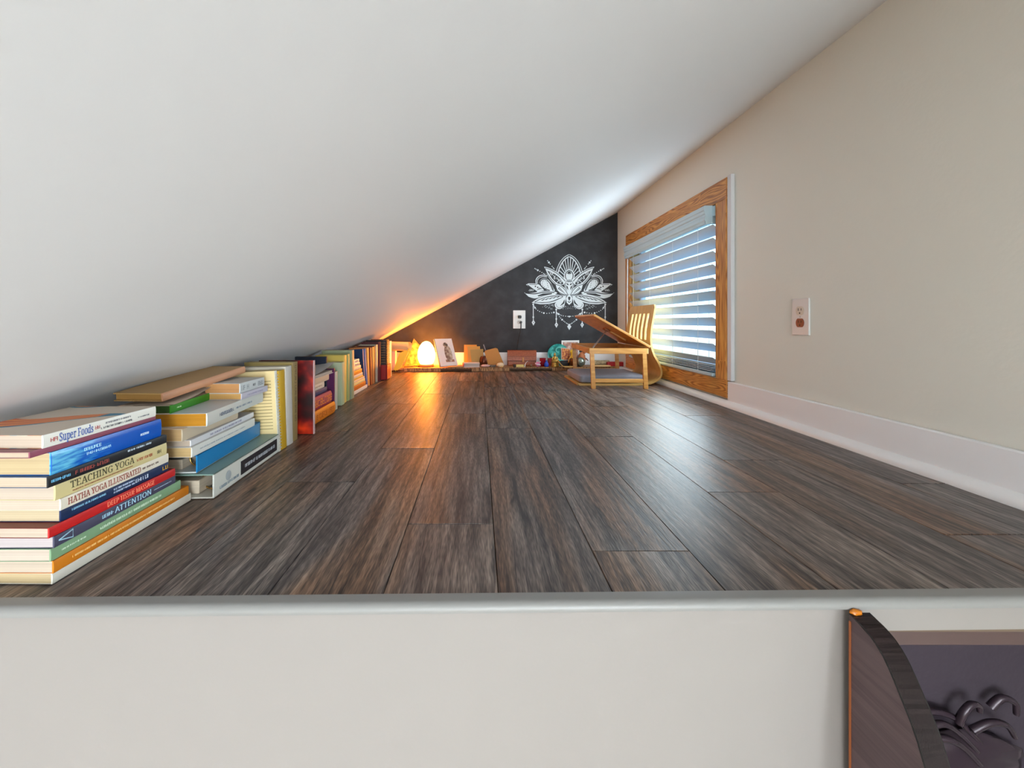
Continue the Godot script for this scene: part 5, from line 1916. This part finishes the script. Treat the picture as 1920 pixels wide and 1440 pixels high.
	obj("body", st, M("6c3c20", 0.28, 0.7), bw)
	var sb2 := thing("metal_ball", "shiny grey-green metal ball right of the bronze bowl", "ball", on_board(1088.5, 3.06))
	st = ns()
	blob(st, Vector3(0, 0.0335, 0), Vector3(0.0335, 0.0335, 0.0335), 0.0, 1, Transform3D.IDENTITY, 18, 28)
	obj("sphere", st, M("90988c", 0.22, 0.8), sb2)
	var tf := thing("terracotta_bird", "small terracotta bird behind the shiny metal ball", "figurine", on_board(1091, 3.13))
	st = ns()
	blob(st, Vector3(0, 0.05, 0), Vector3(0.026, 0.05, 0.02), 0.15, 7)
	blob(st, Vector3(0.016, 0.098, 0), Vector3(0.013, 0.012, 0.011), 0.1, 8)
	obj("body", st, M("b06438", 0.6), tf)
	st = ns()
	tube(st, [Vector3(0.012, 0.06, 0.0), Vector3(0.032, 0.05, 0.0), Vector3(0.046, 0.036, 0.0)], 0.007, 8, 0.003)
	obj("tail", st, M("5c2014", 0.6), tf)
	# curved incense holder
	var ih := thing("incense_holder", "curved strip of pale wood, an incense holder, right of the golden figure", "incense holder", on_board(1058, 3.015))
	st = ns()
	var c := crv([-0.044, 0.042, -0.026, 0.020, -0.004, 0.003, 0.03, 0.0005, 0.062, 0.002], 6)
	var prof := c.duplicate()
	for i in range(c.size() - 1, -1, -1):
		prof.append(c[i] + Vector2(0.001, 0.006))
	prism(st, prof, -0.018, 0.018, Transform3D.IDENTITY, true)
	obj("strip", st, M("fff0d8", 0.55, 0.0, "ply", Vector3(4, 4, 1)), ih)
	# things seen through the desk's legs
	var lg := thing("wood_stick", "short pale speckled log lying on the board behind the lap desk", "log", on_board(1126, 3.14) + Vector3(0, 0.020, 0))
	st = ns()
	lathe(st, [[0.0, -0.062], [0.019, -0.062], [0.020, -0.058], [0.019, 0.0], [0.020, 0.058], [0.018, 0.062], [0.0, 0.062]], 16, Transform3D(Basis(Vector3(0, 0, 1), PI / 2), Vector3.ZERO), 0.08, 3)
	obj("log", st, M("e8dcb8", 0.8, 0.0, "stone", Vector3(12, 3, 1)), lg)
	var rx := thing("red_packet", "flat red packet with a dark band lying right of the pale log", "packet", on_board(1154.5, 3.11))
	obj("body", bx(Vector3(0, 0.015, 0), Vector3(0.132, 0.030, 0.045), 0.002), M("a81420", 0.4), rx)
	obj("band", bx(Vector3(0.0, 0.015, 0), Vector3(0.022, 0.0315, 0.0465), 0.002), M("3c080c", 0.45), rx)
	var ws := thing("bark_slice", "thin flat slice of pale bark lying on the board before the log", "wood slice", on_board(1128, 3.05))
	st = ns()
	superblob(st, Vector3(0, 0.006, 0), Vector3(0.066, 0.006, 0.028), 0.8, 0.4, 8, 30)
	obj("slice", st, M("d0a870", 0.7), ws)


# ---------------------------------------------------------------- ladder and the dark alcove below the loft
func build_foreground() -> void:
	var side := Basis(Vector3(0, 0, -1), Vector3(0, 1, 0), Vector3(1, 0, 0))
	var ld := thing("loft_ladder", "dark-stained wooden ladder rail with a glossy black curved edge against the white loft face", "ladder", Vector3(0.459, 0, 0))
	var cv := crv([0.5285, -0.0105, 0.519, -0.0125, 0.507, -0.0150, 0.495, -0.0200, 0.4835, -0.0290, 0.473, -0.0425, 0.460, -0.0625, 0.448, -0.083, 0.438, -0.108, 0.422, -0.16, 0.402, -0.25, 0.35, -0.50, 0.26, -0.95, 0.10, -1.6, 0.0, -2.098], 6)
	var poly := cv.duplicate()
	for q in [[0.10, -2.098], [0.5285, -0.42]]:
		poly.append(Vector2(q[0], q[1]))
	for s in 2:
		var st := ns()
		var x0 := 0.44 * s
		prism(st, poly, x0, x0 + 0.024, Transform3D(side, Vector3.ZERO), true)
		var r := obj("rail", st, M("f0e4e4", 0.45, 0.0, "dark", Vector3(1.2, 7.0, 1)), ld)
		st = ns()
		var band := PackedVector2Array()
		for i in cv.size():
			var d := (cv[mini(i + 1, cv.size() - 1)] - cv[maxi(i - 1, 0)]).normalized()
			band.append(cv[i] + Vector2(d.y, -d.x) * -0.0018)
		var n0 := band.size()
		for i in range(n0 - 1, -1, -1):
			band.append(cv[i])
		prism(st, band, x0 - 0.0006, x0 + 0.0252, Transform3D(side, Vector3.ZERO), true)
		obj("edge_band", st, M("0c0a0c", 0.12), r)
		if s == 0:
			st = ns()
			blob(st, Vector3(0.006, -0.0085, -0.5265), Vector3(0.0075, 0.0035, 0.004), 0.3, 5)
			obj("glue_bead", st, M("b86a14", 0.25), r)
			st = ns()
			box(st, Vector3(0.0, -0.12, -0.5275), Vector3(0.003, 0.20, 0.003), 0.001)
			obj("bare_edge", st, M("8c4a20", 0.4), r)
	for k in 6:
		var y := -0.45 - 0.28 * k
		var zz := 0.43 + (y + 0.42) * 0.225
		obj("rung", bx(Vector3(0.232, y, -zz + 0.02), Vector3(0.415, 0.025, 0.07), 0.004), M("f0e4e4", 0.45, 0.0, "dark", Vector3(1.2, 7.0, 1)), ld)
	# alcove under the loft
	var st := ns()
	box(st, Vector3(0.50, -1.12, -0.70), Vector3(1.1, 1.96, 0.06), 0.0)
	struct("wall_alcove", st, plaster("352b35", 0.8, 0.05))
	st = ns()
	box(st, Vector3(0.50, -0.098, -0.650), Vector3(1.1, 0.062, 0.04), 0.002)
	struct("trim_3", st, M("5a4642", 0.6))
	st = ns()
	for q in [[-0.02, 0.62], [1.03, 0.62]]:
		box(st, Vector3(q[0], -1.1, -q[1]), Vector3(0.03, 2.0, 0.14), 0.0)
	box(st, Vector3(0.5, -0.062, -0.63), Vector3(1.08, 0.008, 0.17), 0.0)
	# carved dark ornament
	var orn := thing("carved_ornament", "dark glossy carved ornament of curling branches under the loft edge at lower right", "ornament", Vector3(0.70, -0.262, -0.655))
	var om := M("3e323a", 0.25, 0.3)
	var curls := [
		[-0.045, -0.012, 0, -0.030, 0.006, 0, -0.005, 0.014, 0, 0.030, 0.004, 0, 0.055, -0.020, 0, 0.085, -0.050, 0],
		[-0.030, -0.020, 0.006, -0.018, -0.004, 0.008, 0.004, 0.002, 0.008, 0.030, -0.014, 0.006, 0.060, -0.044, 0.004],
		[0.032, 0.0, 0.004, 0.034, 0.018, 0.008, 0.046, 0.031, 0.008, 0.060, 0.028, 0.006, 0.062, 0.018, 0.006],
		[-0.015, -0.016, 0.01, 0.010, -0.018, 0.012, 0.035, -0.034, 0.010, 0.06, -0.06, 0.008],
		[0.05, -0.01, 0.006, 0.075, 0.004, 0.008, 0.10, 0.0, 0.008, 0.115, -0.02, 0.006],
		[0.085, 0.02, 0.0, 0.10, 0.036, 0.002, 0.118, 0.03, 0.004, 0.12, 0.012, 0.004],
	]
	for q in curls:
		st = ns()
		var p := []
		var n: int = q.size() / 3
		for i in n - 1:
			for k in 5:
				var f := k / 5.0
				var p0 := Vector3(q[maxi(i - 1, 0) * 3], q[maxi(i - 1, 0) * 3 + 1], q[maxi(i - 1, 0) * 3 + 2])
				var p1 := Vector3(q[i * 3], q[i * 3 + 1], q[i * 3 + 2])
				var p2 := Vector3(q[i * 3 + 3], q[i * 3 + 4], q[i * 3 + 5])
				var e := mini(i + 2, n - 1)
				var p3 := Vector3(q[e * 3], q[e * 3 + 1], q[e * 3 + 2])
				p.append(p1.cubic_interpolate(p2, p0, p3, f))
		p.append(Vector3(q[(n - 1) * 3], q[(n - 1) * 3 + 1], q[(n - 1) * 3 + 2]))
		tube(st, p, 0.0058, 8, 0.0036)
		obj("branch", st, om, orn)
	st = ns()
	blob(st, Vector3(0.05, -0.065, -0.004), Vector3(0.09, 0.045, 0.012), 0.2, 3)
	obj("body", st, om, orn)
